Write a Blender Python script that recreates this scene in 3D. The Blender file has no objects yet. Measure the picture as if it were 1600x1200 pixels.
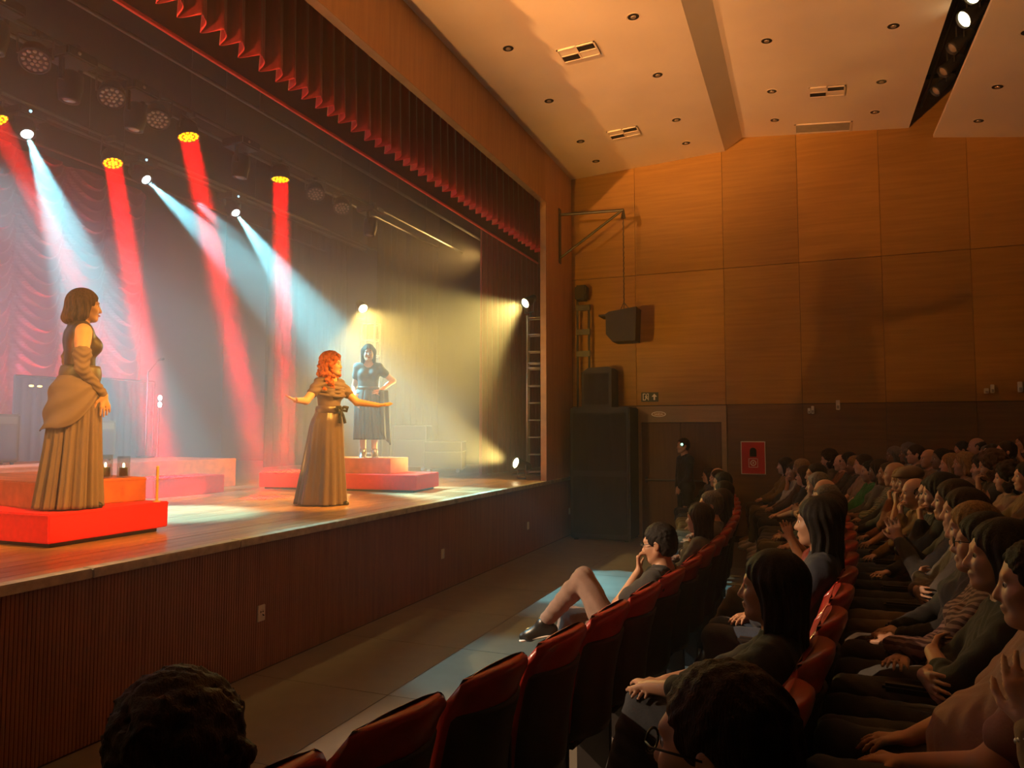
import bpy, bmesh, math, random
import numpy as np
from mathutils import Vector, Matrix, Euler

# ---------------------------------------------------------------- camera, world, lights, exposure
SC = bpy.context.scene
COL = SC.collection
PI = math.pi
R = math.radians

cam_d = bpy.data.cameras.new('camera')
cam = bpy.data.objects.new('camera', cam_d)
COL.objects.link(cam)
cam_d.sensor_width = 36.0
cam_d.lens = 1150.0 / 1600.0 * 36.0
cam_d.clip_start = 0.05
cam_d.clip_end = 100
cam.location = (0, 0, 1.88)
cam.rotation_euler = (R(90 + 3.6817), 0, R(21.7606))
SC.camera = cam

W = bpy.data.worlds.new('dark_house')
SC.world = W
W.use_nodes = True
W.node_tree.nodes['Background'].inputs[0].default_value = (0.30, 0.20, 0.14, 1)
W.node_tree.nodes['Background'].inputs[1].default_value = 0.0

SC.view_settings.view_transform = 'Standard'
SC.view_settings.look = 'None'
SC.view_settings.gamma = 1
SC.view_settings.use_curve_mapping = False
SC.view_settings.exposure = 0.0
SC.cycles.max_bounces = 5
SC.cycles.diffuse_bounces = 3
SC.cycles.glossy_bounces = 2
SC.cycles.transmission_bounces = 3
SC.cycles.transparent_max_bounces = 6
SC.cycles.volume_bounces = 2
SC.cycles.sample_clamp_indirect = 4.0
SC.cycles.caustics_reflective = False
SC.cycles.caustics_refractive = False
SC.cycles.use_denoising = True

def spot(name, loc, target, power, color, angle, blend=0.25, size=0.06):
    l = bpy.data.lights.new(name, 'SPOT')
    l.energy = power
    l.color = color
    l.spot_size = R(angle)
    l.spot_blend = blend
    l.shadow_soft_size = size
    o = bpy.data.objects.new(name, l)
    COL.objects.link(o)
    o.location = loc
    d = Vector(target) - Vector(loc)
    o.location = Vector(loc) + d.normalized() * (size + 0.018)
    o.rotation_euler = d.to_track_quat('-Z', 'Y').to_euler()
    return o

CYAN = (0.26, 0.80, 0.92)
RED = (1.0, 0.0, 0.004)
AMBER = (1.0, 0.70, 0.18)
WARM = (1.0, 0.55, 0.13)
def beam(name, loc, target, power, color, size, spread):
    """round lamp with a nearly parallel beam"""
    l = bpy.data.lights.new(name, 'AREA')
    l.shape = 'DISK'; l.size = size; l.energy = power; l.color = color; l.spread = R(spread)
    o = bpy.data.objects.new(name, l)
    COL.objects.link(o)
    d = Vector(target) - Vector(loc)
    o.location = Vector(loc) + d.normalized() * 0.03
    o.rotation_euler = d.to_track_quat('-Z', 'Y').to_euler()
    return o
# moving heads on the upstage batten: lens position and the spot they are aimed at
HEADS = [((-9.48, 6.45, 5.80), (-6.05, 5.75, 1.05)),
         ((-9.48, 8.35, 5.80), (-3.85, 8.85, 1.05)),
         ((-9.44, 10.25, 5.80), (-5.2, 9.3, 1.50))]
for (p, t), w in zip(HEADS, (13000, 11000, 13000)):
    spot('moving_head_beam', p, t, w, CYAN, 17, 0.6, 0.02)
# extra spots added along the same batten light the floor before the front row
spot('moving_head_beam', (-9.5, 4.55, 5.8), (-1.9, 5.6, 0.0), 4200, CYAN, 14, 0.7, 0.05)
spot('moving_head_beam', (-9.5, 0.60, 5.8), (-1.0, 4.2, 0.3), 8500, (1.0, 0.66, 0.38), 19, 0.8, 0.05)
spot('moving_head_beam', (-9.5, 9.3, 5.8), (-1.9, 7.9, 0.0), 3000, CYAN, 14, 0.7, 0.05)
# red LED cans: lens position, aim
REDS = [((-9.34, 7.63, 5.80), (-7.6, 7.2, 1.05)),
        ((-7.56, 7.30, 5.80), (-6.3, 7.5, 1.05)),
        ((-7.52, 9.10, 5.80), (-7.2, 9.0, 1.05)),
        ((-9.40, 6.00, 5.80), (-7.5, 7.3, 1.05))]
for (p, t), w in zip(REDS, (72, 80, 84, 32)):
    beam('led_can_beam', p, t, w, RED, 0.24, 5.5)
# warm side lamps on the towers, the floor lamp and its twins in the near wing (out of the picture)
spot('tower_beam', (-4.95, 13.0, 4.33), (-7.2, 7.6, 1.2), 1400, AMBER, 62, 0.35, 0.08)
spot('tower_beam', (-8.28, 12.55, 4.37), (-4.9, 9.3, 1.0), 1350, AMBER, 58, 0.35, 0.08)
spot('floor_beam', (-4.75, 11.85, 1.36), (-8.2, 6.2, 3.2), 1200, AMBER, 50, 0.35, 0.08)
spot('near_wing_beam', (-4.42, -0.1, 1.50), (-3.4, 13.2, 5.2), 2000, (1.0, 0.45, 0.02), 27, 0.8, 0.05)
spot('near_wing_beam', (-4.40, -1.0, 1.60), (-0.9, 7.8, 7.6), 4700, (1.0, 0.40, 0.10), 48, 1.0, 0.05)  # added fill for the whole ceiling, its lamp stands out of view
spot('near_wing_beam', (-5.30, -1.5, 4.67), (-3.3, 8.0, 7.40), 11000, (1.0, 0.42, 0.11), 31, 1.0, 0.012)
spot('near_wing_beam', (-9.4, 2.25, 1.20), (0.9, 13.2, 4.0), 1600, (1.0, 0.42, 0.08), 24, 1.0, 0.05)
spot('near_wing_low', (-6.4, 0.6, 1.25), (-3.6, 6.5, 6.6), 300, (1.0, 0.34, 0.09), 80, 1.0, 0.10)
spot('near_wing_high', (-6.0, -1.2, 4.3), (-6.4, 6.6, 1.2), 800, WARM, 50, 0.4, 0.08)
# front-of-house lamps in the ceiling slot
FOH = [((1.80, 9.60, 6.64), (-5.3, 7.0, 1.6)), ((1.80, 9.10, 6.66), (-5.0, 4.2, 2.3)),
       ((1.80, 4.6, 6.64), (-5.0, 6.9, 1.7)), ((1.80, 2.2, 6.64), (-5.1, 4.1, 1.75)),
       ((1.80, 6.6, 6.64), (-5.9, 8.9, 1.9))]
for i, (p, t) in enumerate(FOH):
    spot('front_of_house_beam', p, t, (6800, 4200, 6800, 5800, 4200)[i], (1.0, 0.43, 0.06), 12.5, 0.5, 0.06)
# red floods: up at the borders from the near wing, and at the foot of the swagged drape
spot('red_flood', (-8.6, 1.5, 1.25), (-4.9, 5.6, 5.4), 380, RED, 60, 0.8, 0.1)
for y in (6.6, 8.0, 9.4, 10.8):
    spot('drape_uplight', (-12.68, y, 1.10), (-12.88, y + 0.1, 4.5), 1000, (1.0, 0.02, 0.04), 70, 0.9, 0.06)
spot('added_amber_fill', (-6.8, 15.8, 6.0), (-8.6, 10.0, 5.4), 600, (1.0, 0.55, 0.15), 64, 1.0, 0.2)  # added to brown the haze at the upper right, no fixture there
spot('added_blue_fill', (-7.5, 0.6, 4.3), (-9.6, 9.0, 2.2), 13000, (0.36, 0.58, 1.0), 50, 0.9, 0.3)  # added to turn the left stage haze blue-grey, no fixture there

# ---------------------------------------------------------------- helpers
def tag(o, label=None, cat=None, group=None, kind=None):
    if label: o['label'] = label
    if cat: o['category'] = cat
    if group: o['group'] = group
    if kind: o['kind'] = kind
    return o

def thing(name, label, cat, loc=(0, 0, 0), rz=0.0, group=None, kind=None):
    o = bpy.data.objects.new(name, None)
    o.empty_display_size = 0.1
    COL.objects.link(o)
    o.location = loc
    o.rotation_euler = (0, 0, rz)
    return tag(o, label, cat, group, kind)

def link(name, me, parent=None, mats=()):
    o = bpy.data.objects.new(name, me)
    COL.objects.link(o)
    if parent is not None:
        o.parent = parent
    for m in mats:
        if m is not None and m.name not in [x.name for x in me.materials if x]:
            me.materials.append(m)
    return o

class MB:
    """collects shapes and links them as one mesh object"""
    def __init__(self): self.v, self.f, self.mi = [], [], []
    def add(self, v, f, mi=0):
        n = len(self.v)
        self.v += [tuple(x) for x in v]
        self.f += [tuple(i + n for i in q) for q in f]
        self.mi += [mi] * len(f)
        return self
    def box(self, a, b, mi=0, M=None):
        x0, y0, z0 = a; x1, y1, z1 = b
        v = [(x0, y0, z0), (x1, y0, z0), (x1, y1, z0), (x0, y1, z0), (x0, y0, z1), (x1, y0, z1), (x1, y1, z1), (x0, y1, z1)]
        if M is not None: v = [tuple(M @ Vector(p)) for p in v]
        return self.add(v, [(0, 3, 2, 1), (4, 5, 6, 7), (0, 1, 5, 4), (1, 2, 6, 5), (2, 3, 7, 6), (3, 0, 4, 7)], mi)
    def bbox(self, a, b, r=0.02, mi=0, M=None):
        """box with rounded (chamfered) edges"""
        bm = bmesh.new()
        bmesh.ops.create_cube(bm, size=1)
        c = [(a[i] + b[i]) / 2 for i in range(3)]; s = [b[i] - a[i] for i in range(3)]
        for v in bm.verts: v.co = Vector([c[i] + v.co[i] * s[i] for i in range(3)])
        bmesh.ops.bevel(bm, geom=list(bm.edges), offset=min(r, min(s) * 0.45), segments=2, affect='EDGES')
        return self.bm(bm, mi, M)
    def bm(self, bm, mi=0, M=None):
        bm.verts.index_update()
        v = [tuple((M @ p.co) if M is not None else p.co) for p in bm.verts]
        f = [tuple(x.index for x in q.verts) for q in bm.faces]
        bm.free()
        return self.add(v, f, mi)
    def tube(self, pts, r, n=8, mi=0, cap=True):
        pts = [Vector(p) for p in pts]
        rr = r if isinstance(r, (list, tuple)) else [r] * len(pts)
        v, f = [], []
        prev = None
        for i, p in enumerate(pts):
            d = (pts[min(i + 1, len(pts) - 1)] - pts[max(i - 1, 0)]).normalized()
            u = prev if prev is not None else (Vector((0, 0, 1)) if abs(d.z) < 0.9 else Vector((1, 0, 0)))
            u = (u - d * u.dot(d)).normalized(); prev = u
            w = d.cross(u)
            for k in range(n):
                t = 2 * PI * k / n
                v.append(p + (u * math.cos(t) + w * math.sin(t)) * rr[i])
        for i in range(len(pts) - 1):
            for k in range(n):
                f.append((i * n + k, i * n + (k + 1) % n, (i + 1) * n + (k + 1) % n, (i + 1) * n + k))
        if cap:
            f.append(tuple(range(n))[::-1]); f.append(tuple(range((len(pts) - 1) * n, len(pts) * n)))
        return self.add(v, f, mi)
    def lathe(self, prof, n=24, M=None, mi=0):
        v, f = [], []
        for r, z in prof:
            for k in range(n):
                t = 2 * PI * k / n
                v.append(Vector((r * math.cos(t), r * math.sin(t), z)))
        for i in range(len(prof) - 1):
            for k in range(n):
                f.append((i * n + k, i * n + (k + 1) % n, (i + 1) * n + (k + 1) % n, (i + 1) * n + k))
        f.append(tuple(range(n))[::-1]); f.append(tuple(range((len(prof) - 1) * n, len(prof) * n)))
        if M is not None: v = [M @ p for p in v]
        return self.add(v, f, mi)
    def prism(self, poly, z0, z1, M=None, mi=0):
        n = len(poly)
        v = [Vector((x, y, z0)) for x, y in poly] + [Vector((x, y, z1)) for x, y in poly]
        if M is not None: v = [M @ p for p in v]
        f = [tuple(range(n))[::-1], tuple(range(n, 2 * n))] + [(i, (i + 1) % n, n + (i + 1) % n, n + i) for i in range(n)]
        return self.add(v, f, mi)
    def sphere(self, c, r, u=12, w=8, mi=0, s=(1, 1, 1)):
        bm = bmesh.new()
        bmesh.ops.create_uvsphere(bm, u_segments=u, v_segments=w, radius=1)
        for p in bm.verts: p.co = Vector((c[0] + p.co.x * r * s[0], c[1] + p.co.y * r * s[1], c[2] + p.co.z * r * s[2]))
        return self.bm(bm, mi)
    def mesh(self, name, mats=(), smooth=False):
        me = bpy.data.meshes.new(name)
        me.from_pydata(self.v, [], self.f)
        for m in mats: me.materials.append(m)
        if any(self.mi): me.polygons.foreach_set('material_index', self.mi)
        bm = bmesh.new(); bm.from_mesh(me); bmesh.ops.recalc_face_normals(bm, faces=bm.faces); bm.to_mesh(me); bm.free()
        if smooth: me.polygons.foreach_set('use_smooth', [True] * len(me.polygons))
        return me
    def build(self, name, mat, parent=None, smooth=False, M=None):
        mats = mat if isinstance(mat, (list, tuple)) else [mat]
        o = link(name, self.mesh(name, mats, smooth), parent)
        if M is not None: o.matrix_local = M
        return o

def copy_tree(o, parent=None):
    c = o.copy(); COL.objects.link(c)
    if parent is not None: c.parent = parent
    for ch in list(o.children): copy_tree(ch, c)
    return c

def look(loc, target):
    """matrix whose -Z axis looks from loc at target"""
    q = (Vector(target) - Vector(loc)).to_track_quat('-Z', 'Y')
    return Matrix.Translation(Vector(loc)) @ q.to_matrix().to_4x4()

# ---------------------------------------------------------------- materials
def node_mat(name):
    m = bpy.data.materials.new(name); m.use_nodes = True
    nt = m.node_tree
    return m, nt, nt.nodes['Principled BSDF']

def mat(name, col, rough=0.6, metal=0.0, var=0.12, scale=8.0, bump=0.0, bscale=60.0, stretch=(1, 1, 1), spec=0.5, coat=0.0, sheen=0.0, emit=None, estr=0.0):
    m, nt, b = node_mat(name)
    N, L = nt.nodes, nt.links
    tc = N.new('ShaderNodeTexCoord'); mp = N.new('ShaderNodeMapping'); mp.inputs['Scale'].default_value = stretch
    L.new(tc.outputs['Object'], mp.inputs['Vector'])
    nz = N.new('ShaderNodeTexNoise'); nz.inputs['Scale'].default_value = scale; nz.inputs['Detail'].default_value = 4
    L.new(mp.outputs[0], nz.inputs['Vector'])
    rp = N.new('ShaderNodeMapRange'); rp.inputs[1].default_value = 0.3; rp.inputs[2].default_value = 0.7
    rp.inputs[3].default_value = 1 - var; rp.inputs[4].default_value = 1 + var
    L.new(nz.outputs[0], rp.inputs[0])
    mx = N.new('ShaderNodeVectorMath'); mx.operation = 'SCALE'
    mx.inputs[0].default_value = col[:3]
    L.new(rp.outputs[0], mx.inputs['Scale'])
    L.new(mx.outputs[0], b.inputs['Base Color'])
    b.inputs['Roughness'].default_value = rough
    b.inputs['Metallic'].default_value = metal
    b.inputs['Specular IOR Level'].default_value = spec
    b.inputs['Coat Weight'].default_value = coat
    b.inputs['Coat Roughness'].default_value = 0.15
    b.inputs['Sheen Weight'].default_value = sheen
    if bump > 0:
        n2 = N.new('ShaderNodeTexNoise'); n2.inputs['Scale'].default_value = bscale; n2.inputs['Detail'].default_value = 3
        L.new(mp.outputs[0], n2.inputs['Vector'])
        bp = N.new('ShaderNodeBump'); bp.inputs['Strength'].default_value = bump; bp.inputs['Distance'].default_value = 0.01
        L.new(n2.outputs[0], bp.inputs['Height']); L.new(bp.outputs[0], b.inputs['Normal'])
    if emit:
        b.inputs['Emission Color'].default_value = (*emit, 1); b.inputs['Emission Strength'].default_value = estr
    return m

def wood(name, c1, c2, rough=0.45, stretch=(0.6, 12, 12), scale=3.0, coat=0.0):
    m, nt, b = node_mat(name)
    N, L = nt.nodes, nt.links
    tc = N.new('ShaderNodeTexCoord'); mp = N.new('ShaderNodeMapping'); mp.inputs['Scale'].default_value = stretch
    oi = N.new('ShaderNodeObjectInfo'); ad = N.new('ShaderNodeVectorMath'); ad.operation = 'ADD'
    sc = N.new('ShaderNodeVectorMath'); sc.operation = 'SCALE'; sc.inputs[0].default_value = (7, 13, 5)
    L.new(oi.outputs['Random'], sc.inputs['Scale']); L.new(tc.outputs['Object'], ad.inputs[0]); L.new(sc.outputs[0], ad.inputs[1])
    L.new(ad.outputs[0], mp.inputs['Vector'])
    nz = N.new('ShaderNodeTexNoise'); nz.inputs['Scale'].default_value = scale; nz.inputs['Detail'].default_value = 6; nz.inputs['Distortion'].default_value = 0.4
    L.new(mp.outputs[0], nz.inputs['Vector'])
    cr = N.new('ShaderNodeValToRGB')
    cr.color_ramp.elements[0].position = 0.32; cr.color_ramp.elements[0].color = (*c1, 1)
    cr.color_ramp.elements[1].position = 0.68; cr.color_ramp.elements[1].color = (*c2, 1)
    L.new(nz.outputs[0], cr.inputs[0])
    hv = N.new('ShaderNodeHueSaturation'); mr = N.new('ShaderNodeMapRange')
    mr.inputs[3].default_value = 0.86; mr.inputs[4].default_value = 1.14
    L.new(oi.outputs['Random'], mr.inputs[0]); L.new(mr.outputs[0], hv.inputs['Value']); L.new(cr.outputs[0], hv.inputs['Color'])
    L.new(hv.outputs[0], b.inputs['Base Color'])
    b.inputs['Roughness'].default_value = rough
    b.inputs['Coat Weight'].default_value = coat
    bp = N.new('ShaderNodeBump'); bp.inputs['Strength'].default_value = 0.08; bp.inputs['Distance'].default_value = 0.004
    L.new(nz.outputs[0], bp.inputs['Height']); L.new(bp.outputs[0], b.inputs['Normal'])
    return m

M = {}
M['veneer'] = wood('wall_veneer', (0.31, 0.150, 0.020), (0.39, 0.195, 0.032), 0.5, (0.5, 8, 9), 2.2)
M['veneer_shaded'] = wood('shaded_wall_veneer', (0.12, 0.060, 0.022), (0.16, 0.082, 0.032), 0.5, (0.5, 8, 9), 2.2)  # shade along the lower side wall put into the colour
M['pros'] = wood('proscenium_veneer', (0.46, 0.225, 0.085), (0.56, 0.285, 0.11), 0.5, (8, 8, 0.5), 2.0)
M['skirt'] = wood('skirt_wood', (0.21, 0.075, 0.030), (0.29, 0.11, 0.045), 0.5, (8, 8, 0.5), 2.5)
M['boards'] = wood('stage_boards', (0.34, 0.175, 0.085), (0.54, 0.30, 0.15), 0.33, (9, 0.5, 9), 2.5, 0.15)
M['nosing'] = mat('pale_stone_nosing', (0.50, 0.43, 0.31), 0.5, var=0.25, scale=14, bump=0.1)
M['plaster'] = mat('ceiling_plaster', (0.86, 0.76, 0.64), 0.75, var=0.04, scale=1.5)
M['tile'] = mat('house_floor_sheet', (0.17, 0.147, 0.127), 0.42, var=0.10, scale=5, bump=0.03)
M['riserfloor'] = mat('house_floor_dark', (0.06, 0.04, 0.035), 0.8, var=0.2, scale=10)
M['black'] = mat('black_paint', (0.012, 0.012, 0.013), 0.6, var=0.2)
M['blackcloth'] = mat('black_serge', (0.018, 0.016, 0.016), 0.95, var=0.25, scale=3, bump=0.2, stretch=(4, 4, 0.5))
M['velvet'] = mat('red_velvet', (0.30, 0.012, 0.022), 0.85, var=0.2, scale=4, sheen=0.3, stretch=(6, 6, 0.6))
M['hem'] = mat('red_border_hem', (0.75, 0.06, 0.05), 0.6)
M['redborder'] = mat('dark_red_border', (0.10, 0.010, 0.012), 0.9)
M['satin'] = mat('red_satin', (0.42, 0.035, 0.045), 0.33, var=0.08, scale=3, sheen=0.2)
M['alu'] = mat('aluminium', (0.62, 0.58, 0.52), 0.38, 0.9, var=0.08)
M['steel'] = mat('dark_steel', (0.10, 0.10, 0.10), 0.45, 0.8)
M['redcarpet'] = mat('red_felt', (0.80, 0.006, 0.005), 0.9, var=0.08, scale=25, bump=0.25, bscale=240)
M['orangewood'] = mat('orange_stained_ply', (0.52, 0.115, 0.035), 0.75, var=0.22, scale=9, bump=0.1, bscale=90)
M['plastic'] = mat('ivory_plastic', (0.78, 0.72, 0.58), 0.45, var=0.04)
M['darkhole'] = mat('dark_recess', (0.01, 0.008, 0.007), 0.9)
M['grille'] = mat('grey_grille', (0.30, 0.26, 0.21), 0.6)
M['leddark'] = mat('unlit_led_lens', (0.35, 0.30, 0.26), 0.25, 0.3)
M['ledlit'] = mat('lit_led_lens', (1, 0.5, 0.05), 0.3, emit=(1.0, 0.55, 0.0), estr=3.0)
M['ledlitglow'] = mat('lit_led_face', (0.6, 0.1, 0.01), 0.4, emit=(1.0, 0.20, 0.0), estr=0.35)
M['whitelens'] = mat('lit_white_lens', (1, 1, 1), 0.3, emit=(0.9, 0.97, 1.0), estr=14)
M['warmlens'] = mat('lit_warm_lens', (1, 0.9, 0.6), 0.3, emit=(1.0, 0.85, 0.45), estr=14)
M['bluelens'] = mat('blue_indicator', (0.5, 0.8, 1), 0.3, emit=(0.35, 0.75, 1.0), estr=2.5)
M['redlens'] = mat('red_indicator', (1, 0.2, 0.1), 0.3, emit=(1.0, 0.1, 0.04), estr=0.25)
M['greenlens'] = mat('green_indicator', (0.4, 1, 0.7), 0.3, emit=(0.45, 1.0, 0.75), estr=2.0)
M['amberlens'] = mat('small_amber_lamp', (1, 0.8, 0.3), 0.3, emit=(1.0, 0.7, 0.15), estr=3.0)
M['flame'] = mat('candle_flame', (1, 0.9, 0.5), 0.3, emit=(1.0, 0.85, 0.4), estr=6)
M['wax'] = mat('candle_wax', (0.85, 0.75, 0.5), 0.5, var=0.05)
M['brass'] = mat('gold_paint', (0.85, 0.55, 0.18), 0.45, 0.25)
M['hemcord'] = mat('valance_hem', (0.45, 0.02, 0.035), 0.7)
M['bronze'] = mat('bronze_frame', (0.35, 0.22, 0.12), 0.4, 0.7)
M['door'] = wood('door_veneer', (0.085, 0.036, 0.016), (0.115, 0.05, 0.022), 0.5, (8, 8, 0.5), 2.5)
M['doorframe'] = wood('pale_door_header', (0.26, 0.17, 0.085), (0.31, 0.20, 0.10), 0.5, (0.5, 8, 8), 2.5)
M['signred'] = mat('red_sign_board', (0.50, 0.015, 0.018), 0.5, var=0.05)
M['signwhite'] = mat('white_sign_print', (0.85, 0.80, 0.72), 0.5, var=0.03)
M['signgreen'] = mat('dark_green_sign', (0.035, 0.055, 0.025), 0.5)
def glass_mat():
    m, nt, b = node_mat('clear_glass')
    N, L = nt.nodes, nt.links
    tr = N.new('ShaderNodeBsdfTransparent'); gl = N.new('ShaderNodeBsdfGlossy'); mx = N.new('ShaderNodeMixShader'); fr = N.new('ShaderNodeLayerWeight'); ml = N.new('ShaderNodeMath')
    tr.inputs[0].default_value = (0.93, 0.95, 0.93, 1); gl.inputs['Roughness'].default_value = 0.05; fr.inputs['Blend'].default_value = 0.25; ml.operation = 'MULTIPLY'; ml.inputs[1].default_value = 0.5
    L.new(fr.outputs['Facing'], ml.inputs[0]); L.new(ml.outputs[0], mx.inputs[0]); L.new(tr.outputs[0], mx.inputs[1]); L.new(gl.outputs[0], mx.inputs[2])
    N.remove(b); L.new(mx.outputs[0], N['Material Output'].inputs['Surface'])
    return m
M['glass'] = glass_mat()

# ---------------------------------------------------------------- the room
S = 1.05                                   # stage height
LIP = -4.05                                # stage front
WY = 13.2                                  # side wall
YN = -3.0                                  # near end of everything
def struct(name, mb, m, label=None, parent=None, smooth=False):
    o = mb.build(name, m, parent, smooth)
    if parent is None: tag(o, label, None, None, 'structure')
    return o

# house floor: screed with large laid sheets in front of the first row, risers for the rows behind
fl = struct('floor', MB().box((-4.12, YN, -0.30), (7.5, WY, -0.012)), M['riserfloor'], 'dark house floor falling towards the stage')
k = 0
for i in range(3):
    x0 = -4.03 + i * 1.21
    for j in range(-2, 11):
        y0 = -0.21 + j * 1.21 + 0.05
        if y0 + 1.2 > WY: y1 = WY - 0.01
        else: y1 = y0 + 1.204
        if y1 - y0 < 0.1: continue
        dz = 0.0005 * ((i * 7 + j * 3) % 3)
        MB().box((x0, y0, -0.012), (x0 + 1.204, y1, dz)).build('sheet', M['tile'], fl)
ROWC = [(-0.68, 0.0214), (0.30, 0.0155), (1.02, 0.016), (1.84, 0.015), (2.70, 0.014), (3.50, 0.013)]   # seat-back tops: x on the centre line, curvature
ROWZ = [0.0, 0.13, 0.22, 0.32, 0.43, 0.54]
def rowx(r, y): return ROWC[r][0] - ROWC[r][1] * (y - 7.0) ** 2
def rowa(r, y): return -math.atan(-2 * ROWC[r][1] * (y - 7.0))
for i in range(1, 6):
    n = 24; v = []
    for k in range(n + 1):
        y = YN + (WY - 0.001 - YN) * k / n
        x0 = rowx(i, y) - 0.66
        x1 = rowx(i + 1, y) - 0.66 + 0.02 if i < 5 else 7.5
        v += [(x0, y, -0.011), (x1, y, -0.011), (x1, y, ROWZ[i]), (x0, y, ROWZ[i])]
    f = [(0, 1, 2, 3), tuple(4 * n + q for q in (3, 2, 1, 0))]
    for k in range(n):
        for q in range(4): f.append((4 * k + q, 4 * k + (q + 1) % 4, 4 * k + 4 + (q + 1) % 4, 4 * k + 4 + q))
    MB().add(v, f).build('riser_step', M['riserfloor'], fl)

# side wall (the far one): backing and veneer panels with open joints
wl = struct('wall_right', MB().box((-4.08, WY + 0.03, -0.3), (7.5, WY + 0.25, 7.6)), M['black'], 'wood veneered side wall of the hall beyond the audience')
xs = [-4.05, -2.84, -1.28, -0.05, 1.20, 2.45, 3.70, 4.95, 6.2, 7.45]
for i in range(len(xs) - 1):
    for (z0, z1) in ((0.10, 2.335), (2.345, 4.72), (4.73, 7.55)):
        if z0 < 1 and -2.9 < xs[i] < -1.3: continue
        MB().box((xs[i] + 0.003, WY, z0), (xs[i + 1] - 0.003, WY + 0.03, z1)).build('panel', M['veneer_shaded' if z0 < 1 else 'veneer'], wl)
bb = struct('baseboard_right', MB().box((-1.28, WY - 0.015, 0), (7.45, WY, 0.10)), M['black'], 'dark skirting board along the side wall')

# door in the side wall
d1 = thing('door_1', 'dark double door under a pale header in the side wall', None, (-2.06, WY, 0), 0, None, 'structure')
MB().box((-0.78, -0.03, 2.04), (0.78, 0.03, 2.33)).build('door_header', M['doorframe'], d1)
MB().box((0.70, -0.03, 0), (0.78, 0.03, 2.04)).build('door_jamb', M['doorframe'], d1)
MB().box((-0.78, -0.03, 0), (-0.70, 0.03, 2.04)).build('door_jamb', M['doorframe'], d1)
for s in (-1, 1):
    lf = MB().bbox((-0.345, -0.02, 0.02), (0.345, 0.02, 2.03), 0.006).build('door_leaf', M['door'], d1)
    lf.location = (s * 0.35, 0.02, 0)
    h = MB().tube([(-0.28, -0.075, 1.02), (0.28, -0.075, 1.02)], 0.017)
    h.box((-0.29, -0.08, 0.97), (-0.25, -0.02, 1.07)).box((0.25, -0.08, 0.97), (0.29, -0.02, 1.07))
    h.build('push_bar', M['steel'], lf)

# ceiling: two plaster panels, the drop between them, the lighting slot and the next panel
ce = struct('ceiling', MB().box((-4.05, YN, 7.62), (7.5, WY, 7.75)), M['black'], 'stepped plaster ceiling of the hall')
def cpanel(name, x0, z0, x1, z1, t=0.05, m='plaster'):
    v = [(x0, YN, z0), (x1, YN, z1), (x1, WY, z1), (x0, WY, z0), (x0, YN, z0 + t), (x1, YN, z1 + t), (x1, WY, z1 + t), (x0, WY, z0 + t)]
    return MB().add(v, [(0, 3, 2, 1), (4, 5, 6, 7), (0, 1, 5, 4), (1, 2, 6, 5), (2, 3, 7, 6), (3, 0, 4, 7)]).build(name, M[m], ce)
CP = [(-4.05, 6.665, -1.22, 6.82), (-0.92, 7.02, 1.66, 6.79), (2.0, 6.58, 5.6, 6.06)]
for p in CP: cpanel('ceiling_panel', *p)
MB().add([(-1.22, YN, 6.822), (-0.92, YN, 7.02), (-0.92, WY, 7.02), (-1.22, WY, 6.822), (-1.22, YN, 6.87), (-0.92, YN, 7.07), (-0.92, WY, 7.07), (-1.22, WY, 6.87)],
         [(0, 3, 2, 1), (4, 5, 6, 7), (0, 1, 5, 4), (1, 2, 6, 5), (2, 3, 7, 6), (3, 0, 4, 7)]).build('ceiling_drop', M['plaster'], ce)
MB().box((1.60, YN, 6.80), (1.66, WY, 7.6)).build('slot_cheek', M['black'], ce)
MB().box((2.35, YN, 6.60), (2.40, WY, 7.6)).build('slot_cheek', M['black'], ce)
for y in (4.0, 7.0, 10.0): MB().box((1.66, y, 7.3), (2.35, y + 0.08, 7.6)).build('slot_beam', M['black'], ce)

# proscenium wall
pw = thing('wall_left', 'wood veneered proscenium wall framing the stage opening', None, (0, 0, 0), 0, None, 'structure')
PT = 0.07
OY = 11.68; OZ = 5.80
MB().box((LIP - PT, OY, S), (LIP, WY, 7.6)).build('pilaster', M['pros'], pw)
MB().box((LIP - PT, -4.0, S), (LIP, -1.2, 7.6)).build('pilaster', M['pros'], pw)
MB().box((LIP - PT, -1.2, OZ), (LIP, OY, 7.6)).build('header_panel', M['pros'], pw)
MB().box((LIP - 0.09, -1.2, OZ - 0.012), (LIP + 0.012, OY + 0.012, OZ)).build('edge_bead', M['bronze'], pw)
MB().box((LIP - 0.09, OY - 0.012, S), (LIP + 0.012, OY, OZ)).build('edge_bead', M['bronze'], pw)

# stage: deck, boards, nosing, fluted front
st = thing('stage_floor', 'raised wooden stage with pale nosing and fluted dark front', None, (0, 0, 0), 0, None, 'structure')
MB().box((-16, YN, 0.0), (LIP - 0.10, 17, S - 0.03)).build('stage_carcass', M['black'], st)
rng = random.Random(4)
bw = 0.145
nrow = int(11.8 / bw)
rest = MB()
for i in range(nrow):
    x1 = LIP - 0.075 - i * bw
    y = -1.5 - rng.random() * 2.4
    while y < 17:
        ln = 2.4 if rng.random() < 0.5 else 3.6
        y1 = min(y + ln, 17)
        dz = S - rng.random() * 0.0012
        a, b = (x1 - bw + 0.002, y + 0.001, S - 0.03), (x1 - 0.001, y1 - 0.001, dz)
        if i < 36 and y1 > 1.0 and y < 13.6: MB().box(a, b).build('board', M['boards'], st)
        else: rest.box(a, b)
        y = y1
tag(rest.build('boards_upstage', M['boards'], st), kind='stuff')
y = YN
while y < WY:
    y1 = min(y + 1.25, WY)
    MB().bbox((LIP - 0.074, y + 0.002, S - 0.055), (LIP + 0.03, y1 - 0.002, S + 0.004), 0.006).build('nosing', M['nosing'], st)
    y = y1
fl_ = []
pitch = 0.025
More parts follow.
